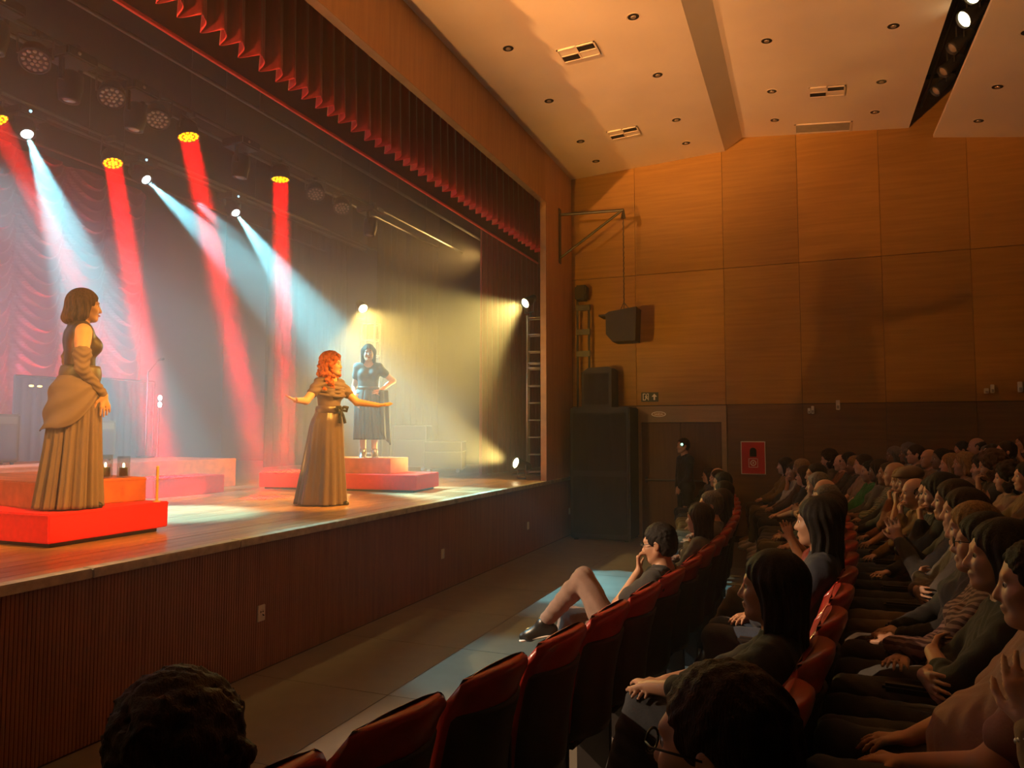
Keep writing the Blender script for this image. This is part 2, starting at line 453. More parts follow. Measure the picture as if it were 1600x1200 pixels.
n = int((WY - YN) / pitch)
v, f = [], []
for i in range(n + 1):
    y = YN + i * pitch
    for (dy, dx) in ((0.0, -0.0045), (0.004, 0.0), (0.018, 0.0), (0.022, -0.0045)):
        v += [(LIP + dx, y + dy, 0.0), (LIP + dx, y + dy, S - 0.055)]
for i in range(len(v) // 2 - 1): f.append((2 * i, 2 * i + 2, 2 * i + 3, 2 * i + 1))
tag(MB().add(v, f).build('fluted_front', M['skirt'], st), kind='stuff')

# stage house: black walls, roof
tag(MB().box((-16.2, YN - 1, 0), (-16, 17, 10)).build('wall_back', M['blackcloth']), 'black back wall of the stage house', kind='structure')
tag(MB().box((-16, 17, 0), (LIP - PT, 17.2, 10)).build('wall_wing', M['blackcloth']), 'black far side wall of the stage house', kind='structure')
tag(MB().box((-16, YN - 1.2, 0), (LIP - PT, YN - 1, 10)).build('wall_near_wing', M['blackcloth']), 'black near side wall of the stage house', kind='structure')
tag(MB().box((-16, YN - 1, 9.4), (LIP - PT, 17, 9.6)).build('ceiling_fly', M['blackcloth']), 'black roof above the stage rigging', kind='structure')

# ---------------------------------------------------------------- curtains and borders
def grid_mesh(name, nu, nv, fn, m, parent=None, thick=0.0, smooth=True):
    v = [fn(i / nu, j / nv) for j in range(nv + 1) for i in range(nu + 1)]
    f = [(j * (nu + 1) + i, j * (nu + 1) + i + 1, (j + 1) * (nu + 1) + i + 1, (j + 1) * (nu + 1) + i) for j in range(nv) for i in range(nu)]
    me = bpy.data.meshes.new(name); me.from_pydata([tuple(p) for p in v], [], f)
    me.materials.append(m)
    if smooth: me.polygons.foreach_set('use_smooth', [True] * len(f))
    o = link(name, me, parent)
    if thick:
        s = o.modifiers.new('thick', 'SOLIDIFY'); s.thickness = thick; s.offset = 0
    return o

def swag(u, w):
    Y0, Y1, Z0, Z1 = 6.0, 11.5, 1.52, 6.95
    y = Y0 + (Y1 - Y0) * u
    z = Z0 + (Z1 - Z0) * w
    c = (y - Y0) / 0.917
    k = math.floor(c); t = c - k
    s = 1 - (2 * t - 1) ** 2
    pitch = 0.235
    ph = (z + 0.52 * s ** 0.8 + 0.06 * math.sin(k * 2.1 + z * 1.7)) / pitch + k * 0.37
    fr = ph - math.floor(ph)
    fold = (1 - fr) ** 1.6 * (0.35 + 0.65 * s) * (0.75 + 0.25 * math.sin(math.floor(ph) * 1.9 + k))
    gather = 0.025 * math.cos(t * 2 * PI * 4) * (1 - s) ** 2
    x = -13.0 - 0.10 * (1 - s) + 0.10 * fold + 0.10 * s + gather
    return (x, y, z)
o = grid_mesh('swag_curtain', 168, 380, swag, M['satin'])
tag(o, 'red satin curtain gathered in rows of swags at the hazy back of the stage', 'curtain')

def pleat(Y0, Y1, X, Z0, Z1, per, amp, wob=0.0, flare=0.0):
    def fn(u, w):
        y = Y0 + (Y1 - Y0) * u
        a = 2 * PI * y / per + 0.9 * math.sin(y * 3.1) + 0.5 * math.sin(y * 7.7)
        k = amp * (0.55 + 0.45 * (1 - w)) + flare * (1 - w) ** 3
        return (X + k * math.sin(a) + k * 0.35 * math.sin(2 * a + 1), y, Z0 + (Z1 - Z0) * w + wob * math.sin(a) * (1 - w))
    return fn
va = thing('valance', 'dark red pleated valance with wavy lower edge above the stage opening', 'curtain', (0, 0, 0))
grid_mesh('pleated_cloth', 760, 10, pleat(0.5, 13.1, -4.62, 5.30, 6.6, 0.225, 0.058, 0.022, 0.02), M['velvet'], va, 0.008)
def hemline(u):
    return pleat(0.5, 13.1, -4.62, 5.30, 6.6, 0.225, 0.058, 0.022, 0.02)(u, 0)
MB().tube([hemline(i / 900) for i in range(901)], 0.005, 4).build('hem_cord', M['hemcord'], va)
bo = thing('flat_border', 'flat dark red border with a bright red hem behind the valance', 'curtain')
MB().box((-5.03, -1.0, 5.33), (-5.01, 14, 6.9)).build('border_cloth', M['redborder'], bo)
MB().tube([(-5.02, -1.0, 5.31), (-5.02, 14, 5.31)], 0.021, 8).build('hem', M['hem'], bo)
lg = grid_mesh('leg_curtain', 160, 6, pleat(12.75, 16.3, -5.75, S + 0.01, 8.5, 0.24, 0.06), M['velvet'], None, 0.008)
tag(lg, 'tall dark red curtain hanging in far wing behind the ladder tower', 'curtain')
for n_, (x, z0) in enumerate(((-6.55, 6.5), (-8.55, 6.55), (-10.7, 6.6))):
    b = grid_mesh('border_curtain', 60, 2, pleat(-1.5, 16.5, x, z0, 9.0, 0.6, 0.03), M['blackcloth'], None, 0.006)
    tag(b, 'black overhead border cloth %s the stage lights' % ('in front of', 'between the two rows of', 'behind')[n_], 'curtain', 'black borders over the stage')
for n_, (x, y0) in enumerate(((-8.8, 13.9), (-11.6, 13.6))):
    b = grid_mesh('side_drape', 60, 4, pleat(y0, 16.8, x, S + 0.01, 9.0, 0.3, 0.05), M['blackcloth'], None, 0.006)
    tag(b, 'black side drape in the far wing, %s' % ('beyond the rear ladder tower', 'deepest on the stage')[n_], 'curtain', 'black side drapes')

# ---------------------------------------------------------------- rigging: pipes and fixtures
pipes = [(-5.6, 6.35, 'nearest to the red hem'), (-6.1, 6.25, 'second behind the red hem'), (-6.9, 6.3, 'just before the red LED lights'), (-7.5, 6.12, 'carrying the round LED lights'),
         (-8.15, 6.3, 'between the two rows of lights'), (-9.45, 6.2, 'carrying the white beam lights'), (-10.2, 6.45, 'behind the white beam lights'), (-11.4, 6.5, 'farthest upstage')]
for x, z, w in pipes:
    p = thing('batten_pipe', 'long grey lighting pipe under the stage roof, %s' % w, 'pipe', (x, 0, z), 0, 'lighting pipes')
    MB().tube([(0, -1.2, 0), (0, 15.6, 0)], 0.026, 8).build('pipe', M['steel'], p)
    for y in (0.6, 4.2, 7.9, 11.6, 15.0):
        MB().tube([(0, y, 0.02), (0, y, 9.4 - z)], 0.006, 5).build('hanging_wire', M['steel'], p)

def aim_rot(loc, target):
    return (Vector(target) - Vector(loc)).to_track_quat('-Z', 'Y').to_euler()

def led_can(lens, target, lit, pipe, label):
    """round LED can: lens centre at lens, facing target, hung from a pipe"""
    t = thing('led_can', label, 'stage light', lens, 0, 'round LED lights on the front lighting pipe' if not lit else 'glowing red LED lights')
    q = aim_rot(lens, target)
    RM = q.to_matrix().to_4x4()
    b = MB().lathe([(0.085, 0.22), (0.13, 0.16), (0.152, 0.02), (0.152, -0.012), (0.138, -0.012), (0.138, 0.006)], 24).build('housing', M['black'], t, True)
    b.matrix_local = RM
    face = MB().lathe([(0.136, 0.004), (0.136, 0.0)], 24).build('lens_plate', M['ledlitglow'] if lit else M['black'], t)
    face.matrix_local = RM
    d = MB()
    for rr, n in ((0, 1), (0.05, 6), (0.106, 12)):
        for k in range(n):
            a = 2 * PI * k / n
            d.lathe([(0.021, -0.001), (0.018, -0.008), (0.008, -0.011)], 10, Matrix.Translation((rr * math.cos(a), rr * math.sin(a), 0)))
    c = d.build('led_lenses', M['ledlit'] if lit else M['leddark'], t); c.matrix_local = RM
    y = MB()
    for s in (-1, 1): y.tube([RM @ Vector((0.16 * s, 0, 0.08)), (0.16 * s * RM[0][0], 0.16 * s * RM[1][0], pipe[2] - lens[2] - 0.06)], 0.012, 6)
    y.tube([(0.16 * RM[0][0], 0.16 * RM[1][0], pipe[2] - lens[2] - 0.06), (-0.16 * RM[0][0], -0.16 * RM[1][0], pipe[2] - lens[2] - 0.06)], 0.012, 6)
    y.build('yoke', M['steel'], t)
    dx = pipe[0] - lens[0]
    MB().bbox((min(0, dx) - 0.03, -0.03, pipe[2] - lens[2] - 0.07), (max(0, dx) + 0.03, 0.03, pipe[2] - lens[2] + 0.02), 0.008).build('clamp', M['steel'], t)
    return t
lw = ['first from the drape', 'between the two nearer white beams', 'on the front pipe, high and middle of the stage', 'on the front pipe, nearest the ladder towers']
which = ['upstage, between two white beams', 'on the front pipe, towards mid stage', 'on the front pipe, nearest the ladder towers', 'upstage, nearest the swagged drape']
for i, (p, t) in enumerate(REDS):
    led_can((p[0], p[1], p[2] + 0.0), t, True, ((-9.45, p[1], 6.2) if p[0] < -9 else (-7.5, p[1], 6.12)), 'round glowing amber LED light, red beam, ' + which[i])
for i, (y, z) in enumerate(((5.15, 5.8), (6.08, 5.8), (6.74, 5.8), (9.96, 5.82), (10.72, 5.8))):
    led_can((-7.5, y, z), (-4.2 - 0.2 * i, y - 2.5, 0), False, (-7.5, y, 6.12), 'unlit round LED light with pale lenses, ' +
            ('nearest the auditorium end', 'second along the front pipe', 'beside the glowing red light at mid stage', 'in the hazy middle of the pipe', 'last on the pipe, towards the far wing')[i])

def moving_head(lens, target, lit, label, top):
    t = thing('moving_head', label, 'stage light', lens, 0, 'moving head lights')
    RM = aim_rot(lens, target).to_matrix().to_4x4()
    h = MB().lathe([(0.06, 0.34), (0.12, 0.30), (0.13, 0.16), (0.105, 0.02), (0.105, 0.0), (0.075, 0.0), (0.075, 0.02)], 20).build('head', M['black'], t, True)
    h.matrix_local = RM
    l = MB().lathe([(0.074, 0.012), (0.05, -0.004), (0.02, -0.010)], 18).build('lens', M['whitelens'] if lit else M['leddark'], t, True)
    l.matrix_local = RM
    c = RM @ Vector((0, 0, 0.18))
    top = top - lens[2]
    ax = (RM.to_3x3() @ Vector((1, 0, 0)))
    for s in (-1, 1):
        a = c + ax * 0.155 * s
        MB().tube([a, Vector((a.x, a.y, top - 0.16))], 0.03, 8).build('yoke_arm', M['black'], t)
    MB().bbox((c.x - 0.19, c.y - 0.19, top - 0.17), (c.x + 0.19, c.y + 0.19, top - 0.05), 0.02).build('base', M['black'], t)
    MB().bbox((c.x - 0.11, c.y - 0.03, top - 0.06), (c.x + 0.11, c.y + 0.03, top + 0.03), 0.006).build('clamp', M['steel'], t)
    ind = MB().sphere((c.x + 0.192, c.y - 0.05, top - 0.11), 0.02, 8, 6).build('indicator', M['bluelens'] if lit else M['leddark'], t)
    return t
hl = ['nearest the swagged drape', 'middle of the three', 'farthest along the pipe']
for i, (p, t) in enumerate(HEADS):
    moving_head(p, t, True, 'moving head light throwing a cold white beam, ' + hl[i], 6.2)
for i, (x, y, tz) in enumerate(((-7.5, 4.72, 6.3), (-7.5, 5.55, 6.15), (-7.5, 6.40, 6.15), (-7.5, 8.2, 6.15), (-7.5, 11.6, 6.15))):
    moving_head((x, y, tz - 0.62), (x - 0.3, y - 0.1, 0), False, 'dark unlit moving head hanging from the front pipe, ' +
                ('above the front corner of the stage', 'beside the first unlit LED light', 'beside the second unlit LED light', 'between the two glowing red lights', 'towards the far wing')[i], tz - 0.03)

# ladder towers with lamps
def par_lamp(loc, target, label, foot, m='warmlens', group='warm side lamps', r=0.095):
    t = thing('par_lamp', label, 'stage light', loc, 0, group)
    RM = aim_rot(loc, target).to_matrix().to_4x4()
    b = MB().lathe([(0.05, 0.30), (r * 0.75, 0.27), (r * 0.95, 0.08), (r * 1.08, 0.0), (r * 1.08, -0.03), (r, -0.03), (r * 0.96, 0.01)], 22).build('can', M['black'], t, True)
    b.matrix_local = RM
    l = MB().lathe([(r * 0.95, 0.0), (r * 0.7, -0.014), (r * 0.3, -0.022)], 20).build('lens', M[m], t, True); l.matrix_local = RM
    ax = RM.to_3x3() @ Vector((1, 0, 0)); c = RM @ Vector((0, 0, 0.12))
    y = MB(); f = Vector(foot) - Vector(loc)
    for s in (-1, 1): y.tube([c + ax * s * (r + 0.02), Vector((c.x + ax.x * s * (r + 0.02), c.y + ax.y * s * (r + 0.02), f.z)) * 1.0], 0.01, 6)
    y.tube([Vector((c.x + ax.x * (r + 0.02), c.y + ax.y * (r + 0.02), f.z)), Vector((c.x - ax.x * (r + 0.02), c.y - ax.y * (r + 0.02), f.z))], 0.012, 6)
    y.build('yoke', M['steel'], t)
    return t
def tower(loc, rz, label):
    t = thing('ladder_tower', label, 'light tower', loc, rz, 'aluminium ladder towers in the far wing')
    H_ = 3.05; a, b = 0.145, 0.13
    k = 0
    for sx in (-1, 1):
        for sy in (-1, 1):
            MB().tube([(a * sx, b * sy, 0.02), (a * sx, b * sy, H_)], 0.024, 10).build('chord', M['alu'], t, True)
    for i in range(10):
        z = 0.06 + i * (H_ - 0.1) / 9
        for sy in (-1, 1): MB().tube([(-a, b * sy, z), (a, b * sy, z)], 0.014, 7).build('rung', M['alu'], t, True)
        for sx in (-1, 1): MB().tube([(a * sx, -b, z + 0.02), (a * sx, b, z + 0.02)], 0.011, 6).build('brace', M['alu'], t, True)
    for z in (H_ * 0.67, H_ * 0.70): 
        for sy in (-1, 1): MB().tube([(-a, b * sy, z), (a, b * sy, z)], 0.018, 7).build('rung', M['alu'], t, True)
    MB().bbox((-0.42, -0.35, 0.0), (0.35, 0.35, 0.025), 0.008).build('base_plate', M['steel'], t)
    MB().tube([(-0.1, 0, H_ - 0.02), (-0.1, 0, H_ + 0.10)], 0.018, 8).build('spigot', M['steel'], t)
    return t
tower((-4.82, 13.3, S), R(14), 'ladder shaped aluminium tower beside the proscenium, carrying a warm lamp')
tower((-8.25, 12.85, S), R(10), 'ladder shaped aluminium tower in the haze behind the dark haired singer')
par_lamp((-4.93, 13.05, 4.33), (-7.2, 7.6, 1.2), 'warm spotlight on top of the tower beside the proscenium', (-4.9, 13.2, 4.16))
par_lamp((-8.29, 12.62, 4.37), (-4.1, 9.6, 1.0), 'warm spotlight on top of the hazy rear tower', (-8.3, 12.8, 4.16))
par_lamp((-4.70, 11.98, 1.33), (-8.2, 6.2, 3.2), 'warm lamp standing on the stage floor near the proscenium', (-4.7, 12.0, S + 0.012))
par_lamp((-9.46, 2.17, 1.22), (0.9, 13.2, 4.0), 'amber lamp standing on the stage floor in the near wing', (-9.4, 2.2, S + 0.012))
par_lamp((-4.43, -0.2, 1.50), (-2.55, 13.2, 5.6), 'amber lamp on a short stand in the near wing by the stage lip', (-4.43, -0.2, S + 0.012))
par_lamp((-4.43, -1.09, 1.56), (-1.1, 7.6, 7.0), 'added amber lamp on a short stand in the near wing, filling the ceiling', (-4.43, -1.09, S + 0.012))
par_lamp((-5.32, -1.58, 4.65), (-2.5, 8.3, 7.2), 'amber lamp on a tall stand in the near wing', (-5.32, -1.6, S + 0.012))
for i, (p, t) in enumerate(FOH):
    d = (Vector(t) - Vector(p)).normalized()
    par_lamp(tuple(Vector(p) - d * 0.03), t, 'front lamp in the dark ceiling slot, ' + ('the one seen shining', 'next to the one seen shining', 'nearest the camera but one', 'nearest the camera', 'halfway along')[i],
             (p[0], p[1], 7.0), 'warmlens', 'front lamps in the ceiling slot', 0.10)
for i, y in enumerate((10.35, 11.0, 11.6)):
    par_lamp((1.82, y, 6.68), (-4, y - 1.5, 1.5), 'unlit front lamp in the ceiling slot, ' + ('closest to the shining one', 'second from the shining one', 'nearest the side wall')[i], (1.82, y, 7.0), 'leddark', 'front lamps in the ceiling slot', 0.08)
sp = thing('slot_pipe', 'black pipe carrying the front lamps inside the ceiling slot', 'pipe')
MB().tube([(1.82, YN + 0.2, 7.03), (1.82, WY - 0.2, 7.03)], 0.024, 8).build('pipe', M['black'], sp)

# ---------------------------------------------------------------- platforms on the stage
def platform(name, label, loc, rz, sx, sy, h, m, group, under=0.03, cat='platform'):
    """box reaching from its front corner (loc) sx back along -x and sy along +y"""
    t = thing(name, label, cat, loc, rz, group)
    MB().bbox((-sx, 0, under), (0, sy, h - 0.006), 0.008).build('body', m, t)
    MB().bbox((-sx - 0.004, -0.004, h - 0.03), (0.004, sy + 0.004, h), 0.010).build('top', m, t)
    if under > 0.001: MB().box((-sx + 0.06, 0.06, 0), (-0.06, sy - 0.06, under)).build('plinth', M['black'], t)
    return t
GP = 'stage platforms'
platform('platform', 'bright red felt platform at the stage front, singer in long skirt standing on it', (-4.98, 3.66, S), R(0.5), 2.6, 1.06, 0.245, M['redcarpet'], GP, 0.035)
platform('platform', 'orange brown block on the front red platform, candle vases on top', (-5.36, 3.83, S + 0.2452), R(-11), 1.7, 0.86, 0.20, M['orangewood'], GP, 0.0)
platform('platform', 'long low red felt platform at mid stage under the dark haired singer', (-4.93, 8.84, S), R(6), 2.45, 0.85, 0.235, M['redcarpet'], GP, 0.03)
platform('platform', 'orange block on the mid stage red platform, dark haired singer standing on it', (-5.42, 8.98, S + 0.2352), R(6), 1.35, 0.62, 0.215, M['orangewood'], GP, 0.0)
platform('platform', 'long brownish red riser across the back of the stage', (-8.1, 8.93, S), R(-5.8) + PI, 1.6, 4.0, 0.42, M['orangewood'], GP, 0.0).rotation_euler = (0, 0, R(-5.8))
rs = bpy.data.objects[[o.name for o in bpy.data.objects if o.get('label', '').startswith('long brownish')][0]]
for ch in rs.children: ch.location = (0, -4.0, 0)
platform('platform', 'small bright red step in front of the back riser', (-7.50, 6.85, S), R(-4), 0.55, 1.12, 0.24, M['redcarpet'], GP, 0.0)
po = thing('corner_post', 'slim brass post at the corner of the orange block', 'post', (-5.015, 4.62, S + 0.2455))
MB().lathe([(0.03, 0), (0.03, 0.008), (0.011, 0.012), (0.011, 0.285), (0.016, 0.29), (0.004, 0.30)], 12).build('rod', M['brass'], po)
def vase(loc, s, label):
    t = thing('candle_vase', label, 'candle holder', loc, 0, 'candle vases on the orange block')
    MB().lathe([(0.052 * s, 0), (0.055 * s, 0.005), (0.055 * s, 0.19 * s), (0.051 * s, 0.19 * s), (0.051 * s, 0.008), (0.0, 0.008)], 20).build('glass', M['glass'], t, True)
    MB().lathe([(0.036 * s, 0.009), (0.036 * s, 0.085 * s), (0.03 * s, 0.087 * s)], 16).build('candle', M['wax'], t, True)
    MB().sphere((0, 0, 0.105 * s), 0.014, 8, 6, 0, (0.7, 0.7, 1.6)).build('flame', M['flame'], t, True)
vase((-5.42, 4.46, S + 0.4462), 1.0, 'glass vase with a lit candle on the orange block, nearer the singer')
vase((-5.36, 4.585, S + 0.4462), 0.92, 'glass vase with a lit candle beside the brass post')

# dark gear of the band in front of the drape
def amp(x, y, z, w, h, label):
    t = thing('amplifier', label, 'amplifier', (x, y, z), R(-6), 'amplifiers before the drape')
    MB().bbox((-0.17, -w / 2, 0.03), (0.17, w / 2, h), 0.02).build('cabinet', M['black'], t)
    MB().bbox((0.17, -w / 2 + 0.04, 0.07), (0.178, w / 2 - 0.04, h - 0.14), 0.003).build('speaker_cloth', M['blackcloth'], t)
    MB().bbox((0.17, -w / 2 + 0.04, h - 0.12), (0.176, w / 2 - 0.04, h - 0.03), 0.003).build('control_panel', M['steel'], t)
    MB().tube([(0, -0.1, h), (0, -0.08, h + 0.035), (0, 0.08, h + 0.035), (0, 0.1, h)], 0.01, 6).build('handle', M['black'], t)
    for sx in (-1, 1):
        for sy in (-1, 1): MB().lathe([(0.02, 0), (0.022, 0.03)], 8, Matrix.Translation((sx * 0.12, sy * (w / 2 - 0.06), 0))).build('foot', M['black'], t)
RZ = S + 0.421
def screen(x, y, w, h, label):
    t = thing('black_screen', label, 'screen', (x, y, S), R(-4), 'black cloth screens before the drape')
    fn = pleat(-w / 2, w / 2, 0, 0.05, h, 0.16, 0.014)
    grid_mesh('cloth', int(w * 40), 3, fn, M['blackcloth'], t, 0.006)
    MB().tube([(0, -w / 2, h), (0, w / 2, h)], 0.018, 8).build('top_rail', M['black'], t)
    for s in (-1, 1):
        MB().tube([(0, s * w / 2, 0), (0, s * w / 2, h)], 0.018, 8).build('post', M['black'], t)
        MB().box((-0.25, s * w / 2 - 0.03, 0), (0.25, s * w / 2 + 0.03, 0.02)).build('foot', M['black'], t)
screen(-11.6, 6.2, 1.9, 1.75, 'black cloth screen before the drape, nearest the auditorium end')
screen(-11.65, 8.55, 1.25, 1.72, 'black cloth screen before the drape, beyond the left singer')
screen(-11.7, 10.05, 1.1, 1.78, 'black cloth screen at the far end of the drape')
amp(-9.3, 7.35, RZ, 0.62, 0.56, 'small black amplifier on the back riser, behind the candle vases')
amp(-9.25, 5.9, RZ, 0.7, 0.62, 'black amplifier on the back riser, behind the left singer')
def mic_stand(x, y, z, h, label):
    t = thing('microphone_stand', label, 'microphone stand', (x, y, z), 0, None)
    MB().lathe([(0.13, 0), (0.13, 0.02), (0.03, 0.03)], 18).build('base', M['black'], t)
    MB().tube([(0, 0, 0.02), (0, 0, h)], 0.011, 8).build('pole', M['steel'], t)
    MB().tube([(0, 0, h - 0.02), (-0.1, 0.28, h + 0.2)], 0.008, 6).build('boom', M['steel'], t)
    MB().tube([(-0.1, 0.28, h + 0.2), (-0.115, 0.35, h + 0.23), (-0.12, 0.40, h + 0.24)], [0.012, 0.02, 0.024], 8).build('microphone', M['black'], t)
mic_stand(-9.6, 8.6, RZ, 1.35, 'microphone stand at the far end of the back riser')
for i, (y, z) in enumerate(((8.10, 2.61), (8.24, 2.61))):
    t = thing('reading_lamp', 'tiny amber lamp glowing before the drape, %s of the two' % ('first', 'second')[i], 'lamp', (-11.55, y, z), 0, 'pair of tiny amber lamps')
    MB().sphere((0, 0, 0), 0.03, 8, 6, 0, (1, 1.4, 0.6)).build('bulb', M['amberlens'], t)
    MB().tube([(0, 0, 0), (-0.05, 0, 0.02), (-0.08, 0, -0.2)], 0.008, 6).build('gooseneck', M['black'], t)
t = thing('signal_light', 'pair of small white signal lights on a thin stand at the back', 'lamp', (-10.6, 9.75, S))
MB().tube([(0, 0, 0), (0, 0, 1.42)], 0.014, 8).build('pole', M['black'], t)
MB().lathe([(0.14, 0), (0.14, 0.02), (0.02, 0.03)], 14).build('base', M['black'], t)
for z in (1.30, 1.42): MB().sphere((0.02, 0, z), 0.036, 10, 8, 0, (1, 0.8, 1.3)).build('bulb', M['whitelens'], t)
def flight_case(x, y, rz, sx, sy, h, label):
    t = thing('flight_case', label, 'flight case', (x, y, S), rz, 'flight cases in the far wing')
    MB().bbox((-sx / 2, -sy / 2, 0.09), (sx / 2, sy / 2, h), 0.012).build('body', M['blackcloth'], t)
    e = MB()
    for z in (0.09, h * 0.68, h):
        for a, b in (((-1, -1), (1, -1)), ((1, -1), (1, 1)), ((1, 1), (-1, 1)), ((-1, 1), (-1, -1))):
            e.box((min(a[0], b[0]) * sx / 2 - 0.006, min(a[1], b[1]) * sy / 2 - 0.006, z - 0.012), (max(a[0], b[0]) * sx / 2 + 0.006, max(a[1], b[1]) * sy / 2 + 0.006, z + 0.012)) if False else e.tube([(a[0] * sx / 2, a[1] * sy / 2, z), (b[0] * sx / 2, b[1] * sy / 2, z)], 0.012, 5)
    for a in ((-1, -1), (1, -1), (1, 1), (-1, 1)): e.tube([(a[0] * sx / 2, a[1] * sy / 2, 0.09), (a[0] * sx / 2, a[1] * sy / 2, h)], 0.012, 5)
    e.build('edging', M['steel'], t)
    for a in ((-1, -1), (1, -1), (1, 1), (-1, 1)): MB().lathe([(0.04, -0.015), (0.04, 0.015)], 12, Matrix.Translation((a[0] * (sx / 2 - 0.08), a[1] * (sy / 2 - 0.08), 0.045)) @ Matrix.Rotation(PI / 2, 4, 'X')).build('caster', M['steel'], t)
flight_case(-6.9, 13.6, R(20), 0.75, 0.9, 0.62, 'black flight case on the far side of the stage')
flight_case(-7.9, 14.0, R(20), 0.7, 0.8, 0.95, 'taller black flight case behind the other one')

# ---------------------------------------------------------------- fittings of the house
def outlet(y, z, w, h, label, big):
    t = thing('wall_outlet', label, 'outlet', (LIP + 0.001, y, z), 0, 'outlets on the stage front')
    MB().bbox((0, -w / 2, -h / 2), (0.014, w / 2, h / 2), 0.004).build('plate', M['plastic'], t)
    if big:
        MB().lathe([(0.022, 0), (0.022, 0.004), (0.016, 0.001)], 14, Matrix.Translation((0.014, 0, 0.012)) @ Matrix.Rotation(PI / 2, 4, 'Y')).build('socket', M['plastic'], t)
        for dy, dz in ((-0.012, 0.012), (0.012, 0.012), (0.012, -0.014), (0.02, -0.02)): MB().box((0.014, dy - 0.004, dz - 0.004), (0.0195, dy + 0.004, dz + 0.004)).build('hole', M['darkhole'], t)
    else:
        MB().bbox((0.013, -w * 0.28, -h * 0.33), (0.018, w * 0.28, h * 0.33), 0.003).build('switch', M['plastic'], t)
outlet(4.77, 0.445, 0.085, 0.125, 'ivory double socket on the stage front, nearest and largest of the plates', True)
outlet(7.91, 0.43, 0.07, 0.115, 'ivory wall plate on the stage front under the curly haired singer', False)
outlet(10.8, 0.42, 0.07, 0.115, 'ivory wall plate on the dark far part of the stage front', False)
outlet(12.95, 0.43, 0.07, 0.115, 'faint wall plate on the stage front, last before the side wall', False)

def downlight(x, y, P, label):
    z = P[1] + (P[3] - P[1]) * (x - P[0]) / (P[2] - P[0]); sl = math.atan2(P[3] - P[1], P[2] - P[0])
    t = thing('downlight', label, 'downlight', (x, y, z), 0, 'unlit downlights in the ceiling')
    t.rotation_euler = (0, -sl, 0)
    MB().lathe([(0.070, 0.0), (0.085, -0.004), (0.085, 0.0)], 20).build('trim_ring', M['plaster'], t)
    MB().lathe([(0.068, 0.0005), (0.068, -0.002)], 18).build('dark_opening', M['darkhole'], t)
    MB().lathe([(0.034, -0.002), (0.03, -0.012)], 12).build('lamp_face', M['leddark'], t)
def nth(n): return ['first', 'second', 'third', 'fourth', 'fifth', 'sixth', 'seventh', 'eighth', 'ninth', 'tenth', 'eleventh', 'twelfth'][n] if n < 12 else str(n + 1) + 'th'
for x, w, P, ys in ((-3.38, 'ceiling row closest to the proscenium', CP[0], (12.52, 11.55, 9.93, 8.34)), (-1.79, 'row just before the ceiling drop', CP[0], (12.5, 11.49, 9.91, 8.37)),
                    (-0.36, 'row just beyond the ceiling drop', CP[1], (12.52, 11.42, 9.88)), (1.11, 'row before the dark ceiling slot', CP[1], (12.46, 11.39, 9.84)), (2.5, 'row beyond the dark ceiling slot', CP[2], (12.54, 11.37, 9.91))):
    for i, y in enumerate(ys): downlight(x, y, P, 'small round downlight, %s from the side wall in the %s' % (nth(i), w))
def vent(x, y, P, label):
    z = P[1] + (P[3] - P[1]) * (x - P[0]) / (P[2] - P[0]); sl = math.atan2(P[3] - P[1], P[2] - P[0])
    t = thing('ceiling_vent', label, 'vent', (x, y, z), 0, 'square checkered ceiling vents'); t.rotation_euler = (0, -sl, 0)
    f = MB()
    a = 0.25; b = 0.165
    for (x0, x1, y0, y1) in ((-a, a, -b, -b + 0.02), (-a, a, b - 0.02, b), (-a, -a + 0.02, -b, b), (a - 0.02, a, -b, b), (-0.01, 0.01, -b, b), (-a, a, -0.008, 0.008)): f.box((x0, y0, -0.02), (x1, y1, 0))
    f.build('frame', M['plaster'], t)
    for i, (sx, sy) in enumerate(((-1, 1), (1, -1))):
        MB().box((min(0, sx * a), min(0, sy * b), -0.006), (max(0, sx * a), max(0, sy * b), 0)).build('dark_grid', M['darkhole'], t)
        g = MB()
        for k in range(6): yy = sy * (0.02 + k * 0.024); g.box((min(0, sx * a), yy - 0.002, -0.014), (max(0, sx * a), yy + 0.002, -0.006))
        g.build('louvre', M['darkhole'], t)
    for (sx, sy) in ((1, 1), (-1, -1)):
        MB().bbox((min(0.005 * sx, sx * a), min(0.005 * sy, sy * b), -0.014), (max(0.005 * sx, sx * a), max(0.005 * sy, sy * b), 0), 0.006).build('blank_panel', M['plaster'], t)
vent(-2.60, 8.82, CP[0], 'checkered ceiling vent nearest the camera')
vent(-2.65, 11.55, CP[0], 'checkered ceiling vent near the proscenium corner, second from the side wall')
vent(0.40, 11.55, CP[1], 'checkered ceiling vent beyond the ceiling drop')
x = 0.37; P = CP[1]; z = P[1] + (P[3] - P[1]) * (x - P[0]) / (P[2] - P[0])
t = thing('air_grille', 'long grey air grille in the ceiling against the side wall', 'vent', (x, 12.95, z)); t.rotation_euler = (0, -math.atan2(P[3] - P[1], P[2] - P[0]), 0)
MB().box((-0.42, -0.17, -0.004), (0.42, 0.17, 0)).build('duct', M['darkhole'], t)
g = MB()
for (x0, x1, y0, y1) in ((-0.44, 0.44, -0.19, -0.16), (-0.44, 0.44, 0.16, 0.19), (-0.44, -0.41, -0.19, 0.19), (0.41, 0.44, -0.19, 0.19)): g.box((x0, y0, -0.012), (x1, y1, 0))
g.build('frame', M['plaster'], t)
for k in range(11): yy = -0.15 + k * 0.03; MB().box((-0.41, yy - 0.005, -0.011), (0.41, yy + 0.005, -0.003)).build('slat', M['grille'], t)

